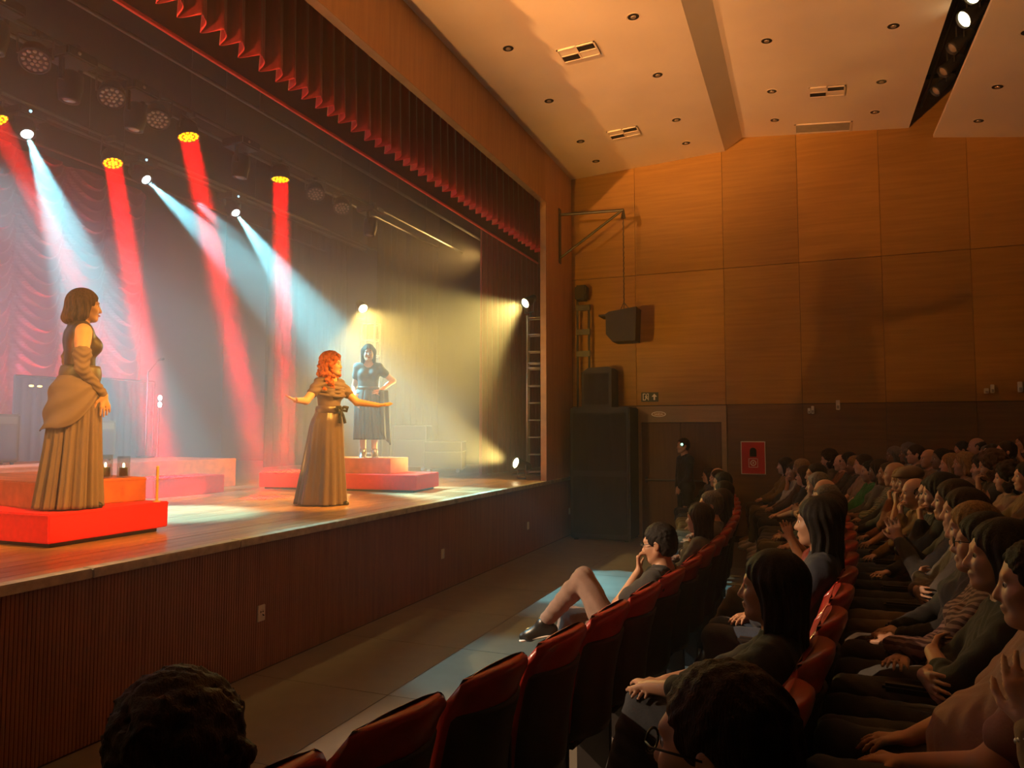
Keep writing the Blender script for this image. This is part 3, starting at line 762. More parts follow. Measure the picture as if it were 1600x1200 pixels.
# signs and fixtures on the side wall
t = thing('exit_sign', 'dark emergency exit sign with running figure and up arrow over the door', 'sign', (-2.60, WY - 0.002, 2.495))
MB().bbox((-0.155, -0.012, -0.085), (0.155, 0, 0.085), 0.004).build('board', M['signgreen'], t)
def flat(polys, m, name, par, y=-0.0135):
    mb = MB()
    for p in polys: mb.add([(a, y, b) for a, b in p], [tuple(range(len(p)))])
    return mb.build(name, m, par)
def disc(cx, cy, r, n=14): return [(cx + r * math.cos(2 * PI * k / n), cy + r * math.sin(2 * PI * k / n)) for k in range(n)]
flat([[(-0.125, -0.06), (-0.075, -0.06), (-0.075, -0.045), (-0.11, -0.045), (-0.11, 0.05), (-0.075, 0.05), (-0.075, 0.065), (-0.125, 0.065)],
      [(-0.03, -0.06), (-0.018, -0.06), (-0.018, 0.065), (-0.055, 0.065), (-0.055, 0.052), (-0.03, 0.052)],
      disc(-0.062, 0.038, 0.011), [(-0.085, 0.018), (-0.06, 0.026), (-0.05, -0.008), (-0.075, -0.012)], [(-0.075, -0.01), (-0.06, -0.01), (-0.07, -0.05), (-0.085, -0.045)],
      [(-0.066, -0.008), (-0.05, -0.008), (-0.03, -0.035), (-0.04, -0.042)], [(-0.052, 0.022), (-0.034, 0.004), (-0.04, -0.002), (-0.058, 0.014)]], M['signwhite'], 'running_figure', t)
flat([[(0.068, -0.055), (0.098, -0.055), (0.098, 0.01), (0.068, 0.01)], [(0.035, 0.005), (0.131, 0.005), (0.083, 0.06)]], M['signwhite'], 'arrow', t)
t = thing('door_plate', 'oval white plate lettered SAÍDA on the door header', 'sign', (-2.44, WY - 0.031, 2.185))
ov = [(0.13 * math.cos(2 * PI * k / 28), 0.05 * math.sin(2 * PI * k / 28)) for k in range(28)]
MB().prism(ov, 0, 0.006, Matrix.Rotation(PI / 2, 4, 'X')).build('plate', M['signwhite'], t)
ov2 = [(x_ * 0.87, y_ * 0.74) for x_, y_ in ov]
MB().prism(ov2, 0, 0.0072, Matrix.Rotation(PI / 2, 4, 'X')).build('inner_field', M['bronze'], t)
def lettering(body, size, m, par, loc, name='lettering'):
    c = bpy.data.curves.new(name, 'FONT'); c.body = body; c.size = size; c.align_x = 'CENTER'; c.align_y = 'CENTER'; c.extrude = 0.0006
    o = bpy.data.objects.new('tmp', c); COL.objects.link(o)
    me = bpy.data.meshes.new_from_object(o.evaluated_get(bpy.context.evaluated_depsgraph_get()))
    bpy.data.objects.remove(o); me.materials.clear(); me.materials.append(m)
    k = link(name, me, par); k.location = loc; k.rotation_euler = (PI / 2, 0, 0)
    return k
lettering('SAÍDA', 0.055, M['signwhite'], t, (0, -0.008, -0.003))
t = thing('fire_sign', 'red fire equipment board with pale frame on the side wall beside the door', 'sign', (-0.85, WY - 0.002, 1.43))
MB().bbox((-0.20, -0.02, -0.28), (0.20, 0, 0.28), 0.004).build('frame', M['signwhite'], t)
MB().box((-0.185, -0.024, -0.265), (0.185, -0.018, 0.265)).build('board', M['signred'], t)
flat([disc(0, 0.12, 0.055, 18), [(-0.055, 0.02), (0.055, 0.02), (0.055, 0.11), (-0.055, 0.11)]], M['darkhole'], 'dark_symbol', t, -0.0252)
fr = []
for (a, b, c, d) in ((-0.075, 0.075, -0.16, -0.152), (-0.075, 0.075, -0.018, -0.010), (-0.075, -0.067, -0.16, -0.01), (0.067, 0.075, -0.16, -0.01)): fr.append([(a, c), (b, c), (b, d), (a, d)])
flat(fr, M['signwhite'], 'symbol_frame', t, -0.0252)
ring = []
for k in range(20):
    a0, a1 = 2 * PI * k / 20, 2 * PI * (k + 1) / 20
    ring.append([(0.05 * math.cos(a0), -0.085 + 0.05 * math.sin(a0)), (0.05 * math.cos(a1), -0.085 + 0.05 * math.sin(a1)), (0.034 * math.cos(a1), -0.085 + 0.034 * math.sin(a1)), (0.034 * math.cos(a0), -0.085 + 0.034 * math.sin(a0))])
flat(ring + [disc(0, -0.085, 0.016)], M['signwhite'], 'hose_symbol', t, -0.0252)
for (x, z, w, h, lab) in ((0.05, 2.22, 0.045, 0.09, 'small pale wall box, shorter one beside the fire board side pair'), (0.105, 2.235, 0.045, 0.13, 'narrow pale wall box, taller one of the pair nearest the door'),
                          (0.49, 2.31, 0.06, 0.16, 'single tall pale wall box on the side wall above the audience'), (2.58, 2.50, 0.06, 0.08, 'small pale wall box of the pair high over the far rows'),
                          (2.66, 2.53, 0.05, 0.13, 'taller pale wall box of the pair high over the far rows'), (3.02, 2.55, 0.06, 0.16, 'pale wall box at the far end of the side wall')):
    t = thing('wall_box', lab, 'wall fixture', (x, WY - 0.001, z), 0, 'pale wall boxes')
    MB().bbox((-w / 2, -0.045, -h / 2), (w / 2, 0, h / 2), 0.006).build('cover', M['plastic'], t)
    MB().box((-w * 0.3, -0.049, -h * 0.36), (w * 0.3, -0.045, -h * 0.05)).build('lower_grille', M['grille'], t)

# hanging loudspeaker on its bracket
t = thing('wall_bracket', 'steel bracket on the proscenium corner holding the hanging loudspeaker', 'bracket', (-3.82, 12.45, 5.29))
MB().tube([(-0.215, 0, 0.49), (0.95, 0, 0.445)], 0.026, 8).build('arm', M['steel'], t)
MB().tube([(-0.215, 0, -0.30), (0.90, 0, 0.43)], 0.022, 8).build('brace', M['steel'], t)
MB().bbox((-0.229, -0.06, -0.40), (-0.212, 0.06, 0.60), 0.004).build('wall_plate', M['steel'], t)
MB().tube([(0.94, 0, 0.45), (0.94, 0, 0.30)], [0.02, 0.045], 8).build('hook_block', M['steel'], t)
t = thing('hanging_speaker', 'black angled loudspeaker hanging on a chain before the side wall', 'speaker', (-2.885, 12.45, 3.69))
poly = [(-0.28, 0.20), (-0.22, 0.24), (0.24, 0.30), (0.26, 0.30), (0.235, -0.28), (-0.16, -0.28), (-0.26, -0.16)]
MB().prism(poly, -0.20, 0.20, Matrix.Rotation(PI / 2, 4, 'X')).build('cabinet', M['black'], t)
MB().box((-0.40, -0.19, 0.17), (-0.24, 0.19, 0.20)).build('top_flap', M['black'], t)
o = MB().bbox((-0.005, -0.17, -0.16), (0.005, 0.17, 0.16), 0.003).build('speaker_grille', M['blackcloth'], t); o.location = (-0.275, 0, 0.01)
for i in range(35):
    z = 0.33 + i * 0.046
    MB().tube([(0.0, 0, z - 0.026), (0.012 if i % 2 else 0, 0 if i % 2 else 0.012, z), (0, 0, z + 0.026)], 0.009, 5).build('chain_link', M['steel'], t)
for s in (-1, 1): MB().tube([(0.0, 0, 0.42), (0.08 * s + 0.02, 0, 0.29)], 0.008, 5).build('sling', M['steel'], t)
t = thing('sub_cabinet', 'tall black loudspeaker cabinet on the floor in the corner by the stage', 'speaker', (-3.33, 12.78, 0))
MB().bbox((-0.53, -0.36, 0.03), (0.53, 0.36, 2.30), 0.02).build('cabinet', M['black'], t)
MB().bbox((-0.47, -0.372, 0.12), (0.47, -0.36, 1.1), 0.006).build('grille', M['blackcloth'], t)
MB().bbox((-0.47, -0.372, 1.2), (0.47, -0.36, 2.2), 0.006).build('grille', M['blackcloth'], t)
for a in ((-1, -1), (1, -1), (1, 1), (-1, 1)): MB().lathe([(0.04, 0), (0.04, 0.035)], 10, Matrix.Translation((a[0] * 0.45, a[1] * 0.28, 0))).build('foot', M['black'], t)
t = thing('top_box', 'brown black box standing on the tall black cabinet', 'speaker', (-3.41, 12.80, 2.301))  # dark box-shaped body above the tall cabinet
MB().prism([(-0.27, 0), (0.27, 0), (0.27, 0.67), (0.22, 0.71), (-0.15, 0.70), (-0.27, 0.62)], -0.25, 0.25, Matrix.Rotation(PI / 2, 4, 'X')).build('cabinet', M['black'], t)
MB().bbox((-0.22, -0.262, 0.05), (0.22, -0.25, 0.6), 0.006).build('grille', M['blackcloth'], t)
t = thing('light_ladder', 'dark lamp ladder fixed at the proscenium corner above the loudspeakers', 'light tower', (-3.80, 12.98, 2.301))
MB().tube([(0.14, 0, 0.72), (0.14, 0, 1.86)], 0.022, 8).build('upright', M['steel'], t)
MB().tube([(-0.08, 0, 0.0), (-0.08, 0, 2.2)], 0.022, 8).build('upright', M['steel'], t)
for z in (0.95, 1.35, 1.80): MB().box((-0.10, -0.03, z), (0.16, 0.03, z + 0.10)).build('cross_bar', M['steel'], t)
MB().bbox((-0.10, -0.12, 1.98), (0.12, 0.1, 2.26), 0.03).build('lamp_housing', M['black'], t)

# ---------------------------------------------------------------- people: smooth bodies grown from joints
class Field:
    """union of soft rounded shapes, turned into one continuous surface"""
    def __init__(self): self.p = []
    def cone(self, a, b, ra, rb, k=0.02, sq=None, neg=False):
        self.p.append(('c', np.array(a, float), np.array(b, float), ra, rb, k, sq, neg)); return self
    def ell(self, c, r, k=0.02, Rm=None, neg=False):
        self.p.append(('e', np.array(c, float), np.array(r, float), None if Rm is None else np.array(Rm, float), 0, k, None, neg)); return self
    def inflate(self, t):
        q = Field()
        for p in self.p:
            if p[0] == 'c': q.p.append(('c', p[1], p[2], p[3] + t, p[4] + t) + p[5:])
            else: q.p.append(('e', p[1], p[2] + t) + p[3:])
        return q
    def box(self, p):
        if p[0] == 'c':
            r = max(p[3], p[4]) * (max(1.0, p[6][1]) if p[6] else 1.0)
            return np.minimum(p[1], p[2]) - r, np.maximum(p[1], p[2]) + r
        r = p[2].max() if p[3] is not None else p[2]
        return p[1] - r, p[1] + r
    def mesh(self, h, warp=None, cut=None):
        los, his = zip(*[self.box(p) for p in self.p if not p[7]])
        lo = np.min(los, 0) - 4 * h - 0.012; hi = np.max(his, 0) + 4 * h + 0.012
        n = np.ceil((hi - lo) / h).astype(int) + 1
        F = np.full(n, 0.2, np.float32)
        ax = [lo[i] + np.arange(n[i]) * h for i in range(3)]
        for p in self.p:
            b0, b1 = self.box(p); m = p[5] + 2.5 * h + 0.012
            i0 = np.maximum(((b0 - m - lo) / h).astype(int), 0); i1 = np.minimum(((b1 + m - lo) / h).astype(int) + 2, n)
            if (i1 <= i0).any(): continue
            X = ax[0][i0[0]:i1[0], None, None]; Y = ax[1][None, i0[1]:i1[1], None]; Z = ax[2][None, None, i0[2]:i1[2]]
            if p[0] == 'c':
                a, b, ra, rb = p[1], p[2], p[3], p[4]
                ba = b - a; L = max(ba @ ba, 1e-9)
                px, py, pz = X - a[0], Y - a[1], Z - a[2]
                t = np.clip((px * ba[0] + py * ba[1] + pz * ba[2]) / L, 0, 1)
                qx, qy, qz = px - t * ba[0], py - t * ba[1], pz - t * ba[2]
                s = 1.0
                if p[6]:
                    nv, s = np.array(p[6][0], float), p[6][1]; nv /= np.linalg.norm(nv)
                    dn = (qx * nv[0] + qy * nv[1] + qz * nv[2]) * (1 / s - 1)
                    qx, qy, qz = qx + dn * nv[0], qy + dn * nv[1], qz + dn * nv[2]
                d = (np.sqrt(qx * qx + qy * qy + qz * qz) - (ra + (rb - ra) * t)) * min(1.0, s)
            else:
                px, py, pz = X - p[1][0], Y - p[1][1], Z - p[1][2]
                if p[3] is not None:
                    Rm = p[3]
                    px, py, pz = (Rm[0, 0] * px + Rm[1, 0] * py + Rm[2, 0] * pz, Rm[0, 1] * px + Rm[1, 1] * py + Rm[2, 1] * pz, Rm[0, 2] * px + Rm[1, 2] * py + Rm[2, 2] * pz)
                r = p[2]
                k0 = np.sqrt((px / r[0]) ** 2 + (py / r[1]) ** 2 + (pz / r[2]) ** 2)
                k1 = np.sqrt((px / r[0] ** 2) ** 2 + (py / r[1] ** 2) ** 2 + (pz / r[2] ** 2) ** 2)
                d = k0 * (k0 - 1) / np.maximum(k1, 1e-6)
            S_ = F[i0[0]:i1[0], i0[1]:i1[1], i0[2]:i1[2]]
            d = d.astype(np.float32); k = p[5]
            if p[7]:
                hh = np.maximum(k - np.abs(S_ + d), 0) / k
                S_[...] = np.maximum(S_, -d) + hh * hh * k * 0.25
            else:
                hh = np.maximum(k - np.abs(S_ - d), 0) / k
                S_[...] = np.minimum(S_, d) - hh * hh * k * 0.25
        if warp is not None: F = F + warp(ax[0][:, None, None], ax[1][None, :, None], ax[2][None, None, :]).astype(np.float32)
        if cut is not None: F = np.maximum(F, cut(ax[0][:, None, None], ax[1][None, :, None], ax[2][None, None, :]).astype(np.float32))
        F[[0, -1]] = 0.05; F[:, [0, -1]] = 0.05; F[:, :, [0, -1]] = 0.05
        return nets(F, lo, h)

def nets(F, lo, h):
    neg = F < 0
    c = np.zeros(tuple(s - 1 for s in F.shape), np.int8)
    for dx in (0, 1):
        for dy in (0, 1):
            for dz in (0, 1):
                c += neg[dx:dx + c.shape[0], dy:dy + c.shape[1], dz:dz + c.shape[2]]
    I = np.argwhere((c > 0) & (c < 8))
    idx = np.full(c.shape, -1, np.int32); idx[I[:, 0], I[:, 1], I[:, 2]] = np.arange(len(I))
    acc = np.zeros((len(I), 3)); cnt = np.zeros(len(I))
    co = [(0, 0, 0), (1, 0, 0), (0, 1, 0), (1, 1, 0), (0, 0, 1), (1, 0, 1), (0, 1, 1), (1, 1, 1)]
    V = [F[I[:, 0] + a, I[:, 1] + b, I[:, 2] + d] for a, b, d in co]
    for i in range(8):
        for j in range(i + 1, 8):
            if sum(abs(co[i][k] - co[j][k]) for k in range(3)) != 1: continue
            m = (V[i] < 0) != (V[j] < 0)
            t = V[i][m] / (V[i][m] - V[j][m])
            acc[m] += np.array(co[i]) + t[:, None] * (np.array(co[j]) - np.array(co[i])); cnt[m] += 1
    P = lo + (I + acc / cnt[:, None]) * h
    Q = []
    for ax in range(3):
        o1, o2 = [(1, 2), (2, 0), (0, 1)][ax]
        sl0 = [slice(1, -1)] * 3; sl1 = [slice(1, -1)] * 3
        sl0[ax] = slice(0, -1); sl1[ax] = slice(1, None)
        a, b = neg[tuple(sl0)], neg[tuple(sl1)]
        for flip, m in ((False, a & ~b), (True, ~a & b)):
            E = np.argwhere(m)
            if not len(E): continue
            off = np.ones(3, int); off[ax] = 0
            E = E + off
            def at(d1, d2):
                q = E.copy(); q[:, o1] += d1; q[:, o2] += d2
                return idx[q[:, 0], q[:, 1], q[:, 2]]
            q = np.stack([at(-1, -1), at(0, -1), at(0, 0), at(-1, 0)], 1)
            Q.append(q[:, ::-1] if flip else q)
    Q = np.concatenate(Q); Q = Q[(Q >= 0).all(1)]
    return P, Q

def np_mesh(name, P, Q, m):
    me = bpy.data.meshes.new(name)
    me.vertices.add(len(P)); me.vertices.foreach_set('co', P.astype(np.float32).ravel())
    me.loops.add(len(Q) * 4); me.loops.foreach_set('vertex_index', Q.astype(np.int32).ravel())
    me.polygons.add(len(Q)); me.polygons.foreach_set('loop_start', np.arange(0, len(Q) * 4, 4, dtype=np.int32))
    me.polygons.foreach_set('use_smooth', np.ones(len(Q), bool))
    me.update(calc_edges=True); me.validate()
    me.materials.append(m)
    return me

V3 = lambda *a: np.array(a, float)
def unit(v): return v / max(np.linalg.norm(v), 1e-9)
def ik(a, b, l1, l2, pole):
    d = b - a; L = np.linalg.norm(d)
    if L > (l1 + l2) * 0.995: b = a + d / L * (l1 + l2) * 0.995; d = b - a; L = np.linalg.norm(d)
    x = (l1 * l1 - l2 * l2 + L * L) / (2 * L); hgt = math.sqrt(max(l1 * l1 - x * x, 1e-6))
    u = d / L; p = pole - u * (pole @ u)
    return a + u * x + unit(p) * hgt, b

def add_hand(F, wrist, d, n, side, curl, spread=0.06, s=1.0, thumb_open=0.9):
    """palm from the wrist along d, palm facing n; side = direction of the thumb"""
    d = unit(d); n = unit(n - d * (n @ d)); u = unit(side - d * (side @ d) - n * (side @ n))
    w = wrist
    F.cone(w + d * 0.012, w + d * 0.085 * s + u * 0.024 * s, 0.021 * s, 0.0175 * s, 0.012, (n, 0.72))
    F.cone(w + d * 0.012, w + d * 0.082 * s - u * 0.024 * s, 0.021 * s, 0.016 * s, 0.012, (n, 0.72))
    for i, (off, L) in enumerate(((0.031, 0.072), (0.0105, 0.080), (-0.0105, 0.074), (-0.030, 0.058))):
        p = w + d * (0.086 - 0.004 * abs(i - 1)) * s + u * off * s
        dd = unit(d + u * spread * (1.2 - i) * 1.2); a = curl * (0.85 + 0.12 * i)
        q = p
        for j, f in enumerate((0.44, 0.31, 0.25)):
            ang = a * (0.55 + 0.45 * j)
            v = unit(dd * math.cos(ang) + n * math.sin(ang))
            q2 = q + v * L * f * s
            F.cone(q, q2, (0.0092 - 0.0009 * j) * s, (0.0085 - 0.0009 * j) * s, 0.004)
            q = q2
    t0 = w + d * 0.022 * s + u * 0.022 * s
    t1 = t0 + unit(d * 0.75 + u * thumb_open + n * 0.35) * 0.043 * s
    t2 = t1 + unit(d * 1.0 + u * thumb_open * 0.45 + n * 0.35) * 0.030 * s
    t3 = t2 + unit(d * 1.0 + u * thumb_open * 0.15 + n * (0.3 + curl * 0.3)) * 0.024 * s
    F.cone(t0, t1, 0.015 * s, 0.0115 * s, 0.010).cone(t1, t2, 0.0105 * s, 0.0095 * s, 0.004).cone(t2, t3, 0.0095 * s, 0.0078 * s, 0.004)

def head_prims(F, c, Rm, w=1.0, long_=1.0):
    T = lambda x, y, z: c + Rm @ V3(x * w, y * w, z * long_)
    E = lambda p, r, k=0.02, neg=False: F.ell(T(*p), V3(*r), k, Rm, neg)
    K = lambda p, q, a, b, k=0.015, sq=None: F.cone(T(*p), T(*q), a, b, k, None if sq is None else (Rm @ V3(*sq[0]), sq[1]))
    E((0.012, 0, 0.032), (0.097, 0.074, 0.088))
    E((-0.030, 0, -0.042), (0.062, 0.058, 0.080), 0.03)
    for s in (-1, 1):
        K((0.0, 0.052 * s, -0.050), (-0.060, 0.022 * s, -0.098), 0.020, 0.016, 0.03)
        E((-0.058, 0.036 * s, -0.030), (0.030, 0.024, 0.026), 0.03)
    E((-0.070, 0, -0.100), (0.022, 0.022, 0.018), 0.025)
    K((-0.078, -0.034, 0.024), (-0.078, 0.034, 0.024), 0.0125, 0.0125, 0.02)
    for s in (-1, 1): F.ell(T(-0.099, 0.031 * s, 0.002), V3(0.016, 0.017, 0.012), 0.012, Rm, True)
    K((-0.088, 0, 0.006), (-0.107, 0, -0.032), 0.0085, 0.0115, 0.012)
    E((-0.100, 0, -0.038), (0.016, 0.0175, 0.010), 0.008)
    E((-0.091, 0, -0.064), (0.012, 0.022, 0.0065), 0.006)
    E((-0.089, 0, -0.0755), (0.012, 0.019, 0.0068), 0.006)
    for s in (-1, 1):
        E((0.010, 0.078 * s, -0.006), (0.021, 0.010, 0.031), 0.010)
        F.ell(T(0.006, 0.089 * s, -0.004), V3(0.010, 0.006, 0.017), 0.006, Rm, True)

def eye_mesh():
    mb = MB(); mb.sphere((0, 0, 0), 0.0118, 12, 8, 0)
    mb.lathe([(0.0082, 0.0), (0.0055, 0.0022), (0.0015, 0.0034)], 12, Matrix.Translation((-0.0086, 0, 0)) @ Matrix.Rotation(-PI / 2, 4, 'Y'), 1)
    return mb.mesh('eye', [M['eyewhite'], M['iris']], True)

def rot(yaw, pitch=0.0, roll=0.0):
    """head turn: yaw to the person's left is positive, pitch down is positive (facing -x)"""
    return np.array((Matrix.Rotation(yaw, 3, 'Z') @ Matrix.Rotation(-pitch, 3, 'Y') @ Matrix.Rotation(roll, 3, 'X')))

M['eyewhite'] = mat('eye_white', (0.75, 0.72, 0.68), 0.25, var=0.02)
M['iris'] = mat('dark_iris', (0.03, 0.018, 0.010), 0.15, var=0.05)
M['skin_stage'] = mat('skin_made_up', (0.60, 0.33, 0.21), 0.5, var=0.05, scale=20)
M['skin'] = mat('skin_light', (0.55, 0.31, 0.21), 0.5, var=0.06, scale=20)
M['skin2'] = mat('skin_tan', (0.43, 0.23, 0.14), 0.5, var=0.06, scale=20)
M['skin3'] = mat('skin_deep', (0.22, 0.11, 0.065), 0.48, var=0.06, scale=20)
def hairmat(n, c, st=(14, 14, 1.5)): return mat(n, c, 0.62, var=0.45, scale=9, bump=0.5, bscale=22, stretch=st, spec=0.25)
M['hair_black'] = hairmat('hair_black', (0.012, 0.009, 0.008))
M['hair_brown'] = hairmat('hair_brown', (0.030, 0.015, 0.008))
M['hair_chestnut'] = hairmat('hair_chestnut', (0.07, 0.030, 0.012))
M['hair_red'] = hairmat('hair_red', (0.44, 0.10, 0.020), (5, 5, 4))
M['hair_bob'] = hairmat('hair_bob', (0.085, 0.040, 0.018))
M['hair_blonde'] = hairmat('hair_blonde', (0.24, 0.14, 0.055))
M['hair_grey'] = hairmat('hair_grey', (0.14, 0.125, 0.11))
M['leather_shoe'] = mat('black_shoe', (0.015, 0.013, 0.012), 0.35)
M['pale_sole'] = mat('pale_sole', (0.65, 0.6, 0.55), 0.6)
M['sandal'] = mat('tan_shoe', (0.30, 0.17, 0.08), 0.5)

class Pose:
    """joint positions of a figure; forward is -x, the person's left is -y"""
    def __init__(s, hip, neck, knees, ankles, hands, elbow_pole, hand_dirs, hand_norms, curl=(0.5, 0.5), head=(0, 0, 0), headoff=(-0.035, 0, 0.185), shoulder=0.172, heavy=1.0, bust=0.0, toes=None, elbows=None, feet_dir=None):
        s.__dict__.update(hip=V3(*hip), neck=V3(*neck), knees=[V3(*k) for k in knees], ankles=[V3(*k) for k in ankles], hands=[V3(*k) for k in hands], hd=[V3(*k) for k in hand_dirs], hn=[V3(*k) for k in hand_norms], curl=curl, heavy=heavy, bust=bust)
        s.Rh = rot(*head); s.head = s.neck + V3(*headoff)
        sd = (-1, 1)
        up = unit(s.neck - s.hip)
        s.sh = [s.neck + V3(0.005, shoulder * k, 0) - up * 0.055 for k in sd]
        s.hj = [s.hip + V3(0, 0.092 * k, 0) for k in sd]
        s.el = []
        for i in (0, 1):
            e, w = ik(s.sh[i], s.hands[i], 0.285, 0.255, V3(*elbow_pole[i])); s.el.append(e); s.hands[i] = w
        for i in (0, 1):
            kn = s.knees[i]; s.knees[i] = s.hj[i] + unit(kn - s.hj[i]) * min(np.linalg.norm(kn - s.hj[i]), 0.47)
        s.toe_dir = [unit(V3(*t)) for t in (toes or ((-1, -0.12, -0.02), (-1, 0.12, -0.02)))]
    def torso(s, F, t=0.0):
        up = unit(s.neck - s.hip); L = np.linalg.norm(s.neck - s.hip); hv = s.heavy
        fwd = unit(np.cross(V3(0, 1, 0), up)) * -1.0
        P = lambda f: s.hip + up * L * f
        F.cone(s.hj[0] + up * 0.0, s.hj[1] + up * 0.0, 0.112 * hv + t, 0.112 * hv + t, 0.05)
        F.cone(P(0.05), P(0.35), 0.128 * hv + t, 0.118 * hv + t, 0.06, (fwd, 0.80))
        F.cone(P(0.35) - V3(0, 0.035, 0), P(0.74) - V3(0, 0.062, 0), 0.105 * hv + t, 0.098 + t, 0.06, (fwd, 0.92))
        F.cone(P(0.35) + V3(0, 0.035, 0), P(0.74) + V3(0, 0.062, 0), 0.105 * hv + t, 0.098 + t, 0.06, (fwd, 0.92))
        F.cone(s.sh[0] + up * 0.0 + V3(0, 0.03, 0), s.sh[1] - V3(0, 0.03, 0), 0.060 + t, 0.060 + t, 0.05)
        F.cone(s.sh[0] + V3(0, 0.05, 0.02), s.neck + up * 0.01, 0.040 + t, 0.048 + t, 0.05)
        F.cone(s.sh[1] + V3(0, -0.05, 0.02), s.neck + up * 0.01, 0.040 + t, 0.048 + t, 0.05)
        if s.bust:
            for k in (-1, 1): F.ell(P(0.66) + fwd * 0.075 + V3(0, 0.068 * k, 0), V3(0.062, 0.066, 0.066) * s.bust + t, 0.035)
        if hv > 1.08: F.ell(P(0.28) + fwd * 0.05, V3(0.12, 0.135, 0.13) * hv + t, 0.06)
    def arm(s, F, i, t=0.0, upto=1.0):
        F.cone(s.sh[i], s.el[i] if upto >= 0.5 else s.sh[i] + (s.el[i] - s.sh[i]) * upto * 2, 0.056 + t, (0.041 if upto >= 0.5 else 0.048) + t, 0.03)
        if upto > 0.5:
            f = (upto - 0.5) * 2; w = s.el[i] + (s.hands[i] - s.el[i]) * f
            F.cone(s.el[i], w, 0.0415 + t, (0.041 - 0.014 * f) + t, 0.02)
    def leg(s, F, i, t=0.0, upto=1.0):
        F.cone(s.hj[i], s.knees[i], 0.088 * s.heavy ** 0.5 + t, 0.060 + t, 0.04)
        w = s.knees[i] + (s.ankles[i] - s.knees[i]) * upto
        m = s.knees[i] + (s.ankles[i] - s.knees[i]) * min(0.30, upto)
        F.cone(s.knees[i], m, 0.057 + t, 0.056 + t, 0.02)
        F.cone(m, w, 0.056 + t, 0.056 - 0.020 * upto + t, 0.02)
    def foot(s, F, i, t=0.0):
        a = s.ankles[i]; d = s.toe_dir[i]; dn = unit(V3(0, 0, -1) - d * (V3(0, 0, -1) @ d)) if abs(d[2]) < 0.9 else V3(1, 0, 0)
        heel = a - d * 0.045 + dn * 0.055; ball = a + d * 0.125 + dn * 0.062; toe = a + d * 0.175 + dn * 0.066
        F.cone(a, heel, 0.036 + t, 0.030 + t, 0.02).cone(a + dn * 0.01, ball, 0.036 + t, 0.030 + t, 0.03).cone(heel, ball, 0.029 + t, 0.030 + t, 0.02).cone(ball, toe, 0.030 + t, 0.022 + t, 0.02)
    def body(s, h):
        F = Field()
        s.torso(F)
        for i in (0, 1):
            s.leg(F, i); s.arm(F, i); s.foot(F, i)
        F.cone(s.neck - unit(s.neck - s.hip) * 0.03, s.head + s.Rh @ V3(0.022, 0, -0.06), 0.060, 0.050, 0.03)
        head_prims(F, s.head, s.Rh)
        for i, k in ((0, -1), (1, 1)):
            d = s.hd[i] if np.linalg.norm(s.hd[i]) > 0.1 else s.hands[i] - s.el[i]
            n = s.hn[i]
            u = np.cross(d, n) * (1 if i == 0 else -1)
            add_hand(F, s.hands[i], d, n, u, s.curl[i])
        return np_mesh('body', *F.mesh(h), M['skin'])
    def top(s, h, upto, t=0.014, neckhole=0.075, folds=0.0035):
        F = Field(); s.torso(F, t)
        for i in (0, 1): s.arm(F, i, t * (1.0 if upto > 0.5 else 1.3), upto)
        up = unit(s.neck - s.hip)
        F.ell(s.neck + up * 0.055 + V3(-0.02, 0, 0), V3(neckhole, neckhole * 0.92, 0.062), 0.012, None, True)
        w = (lambda x, y, z: folds * np.sin(x * 61 + z * 43 + 2 * np.sin(y * 37)) * np.sin(y * 53 - z * 29 + x * 17)) if folds else None
        hz = s.hip[2] - 0.07
        return np_mesh('top', *F.mesh(h, w), M['black'])
    def trousers(s, h, t=0.011, upto=0.93, folds=0.003):
        F = Field(); up = unit(s.neck - s.hip)
        F.cone(s.hj[0], s.hj[1], 0.112 * s.heavy + t, 0.112 * s.heavy + t, 0.05)
        F.cone(s.hip, s.hip + up * 0.10, 0.122 * s.heavy + t, 0.118 * s.heavy + t, 0.05, (V3(1, 0, 0), 0.85))
        for i in (0, 1): s.leg(F, i, t + 0.002, upto)
        w = lambda x, y, z: folds * np.sin(x * 47 + z * 71 + 2 * np.sin(y * 31)) * np.sin(y * 41 + x * 23)
        return np_mesh('trousers', *F.mesh(h, w), M['black'])
    def shoe(s, i, h):
        F = Field(); s.foot(F, i, 0.009)
        return np_mesh('shoe', *F.mesh(h), M['leather_shoe'])

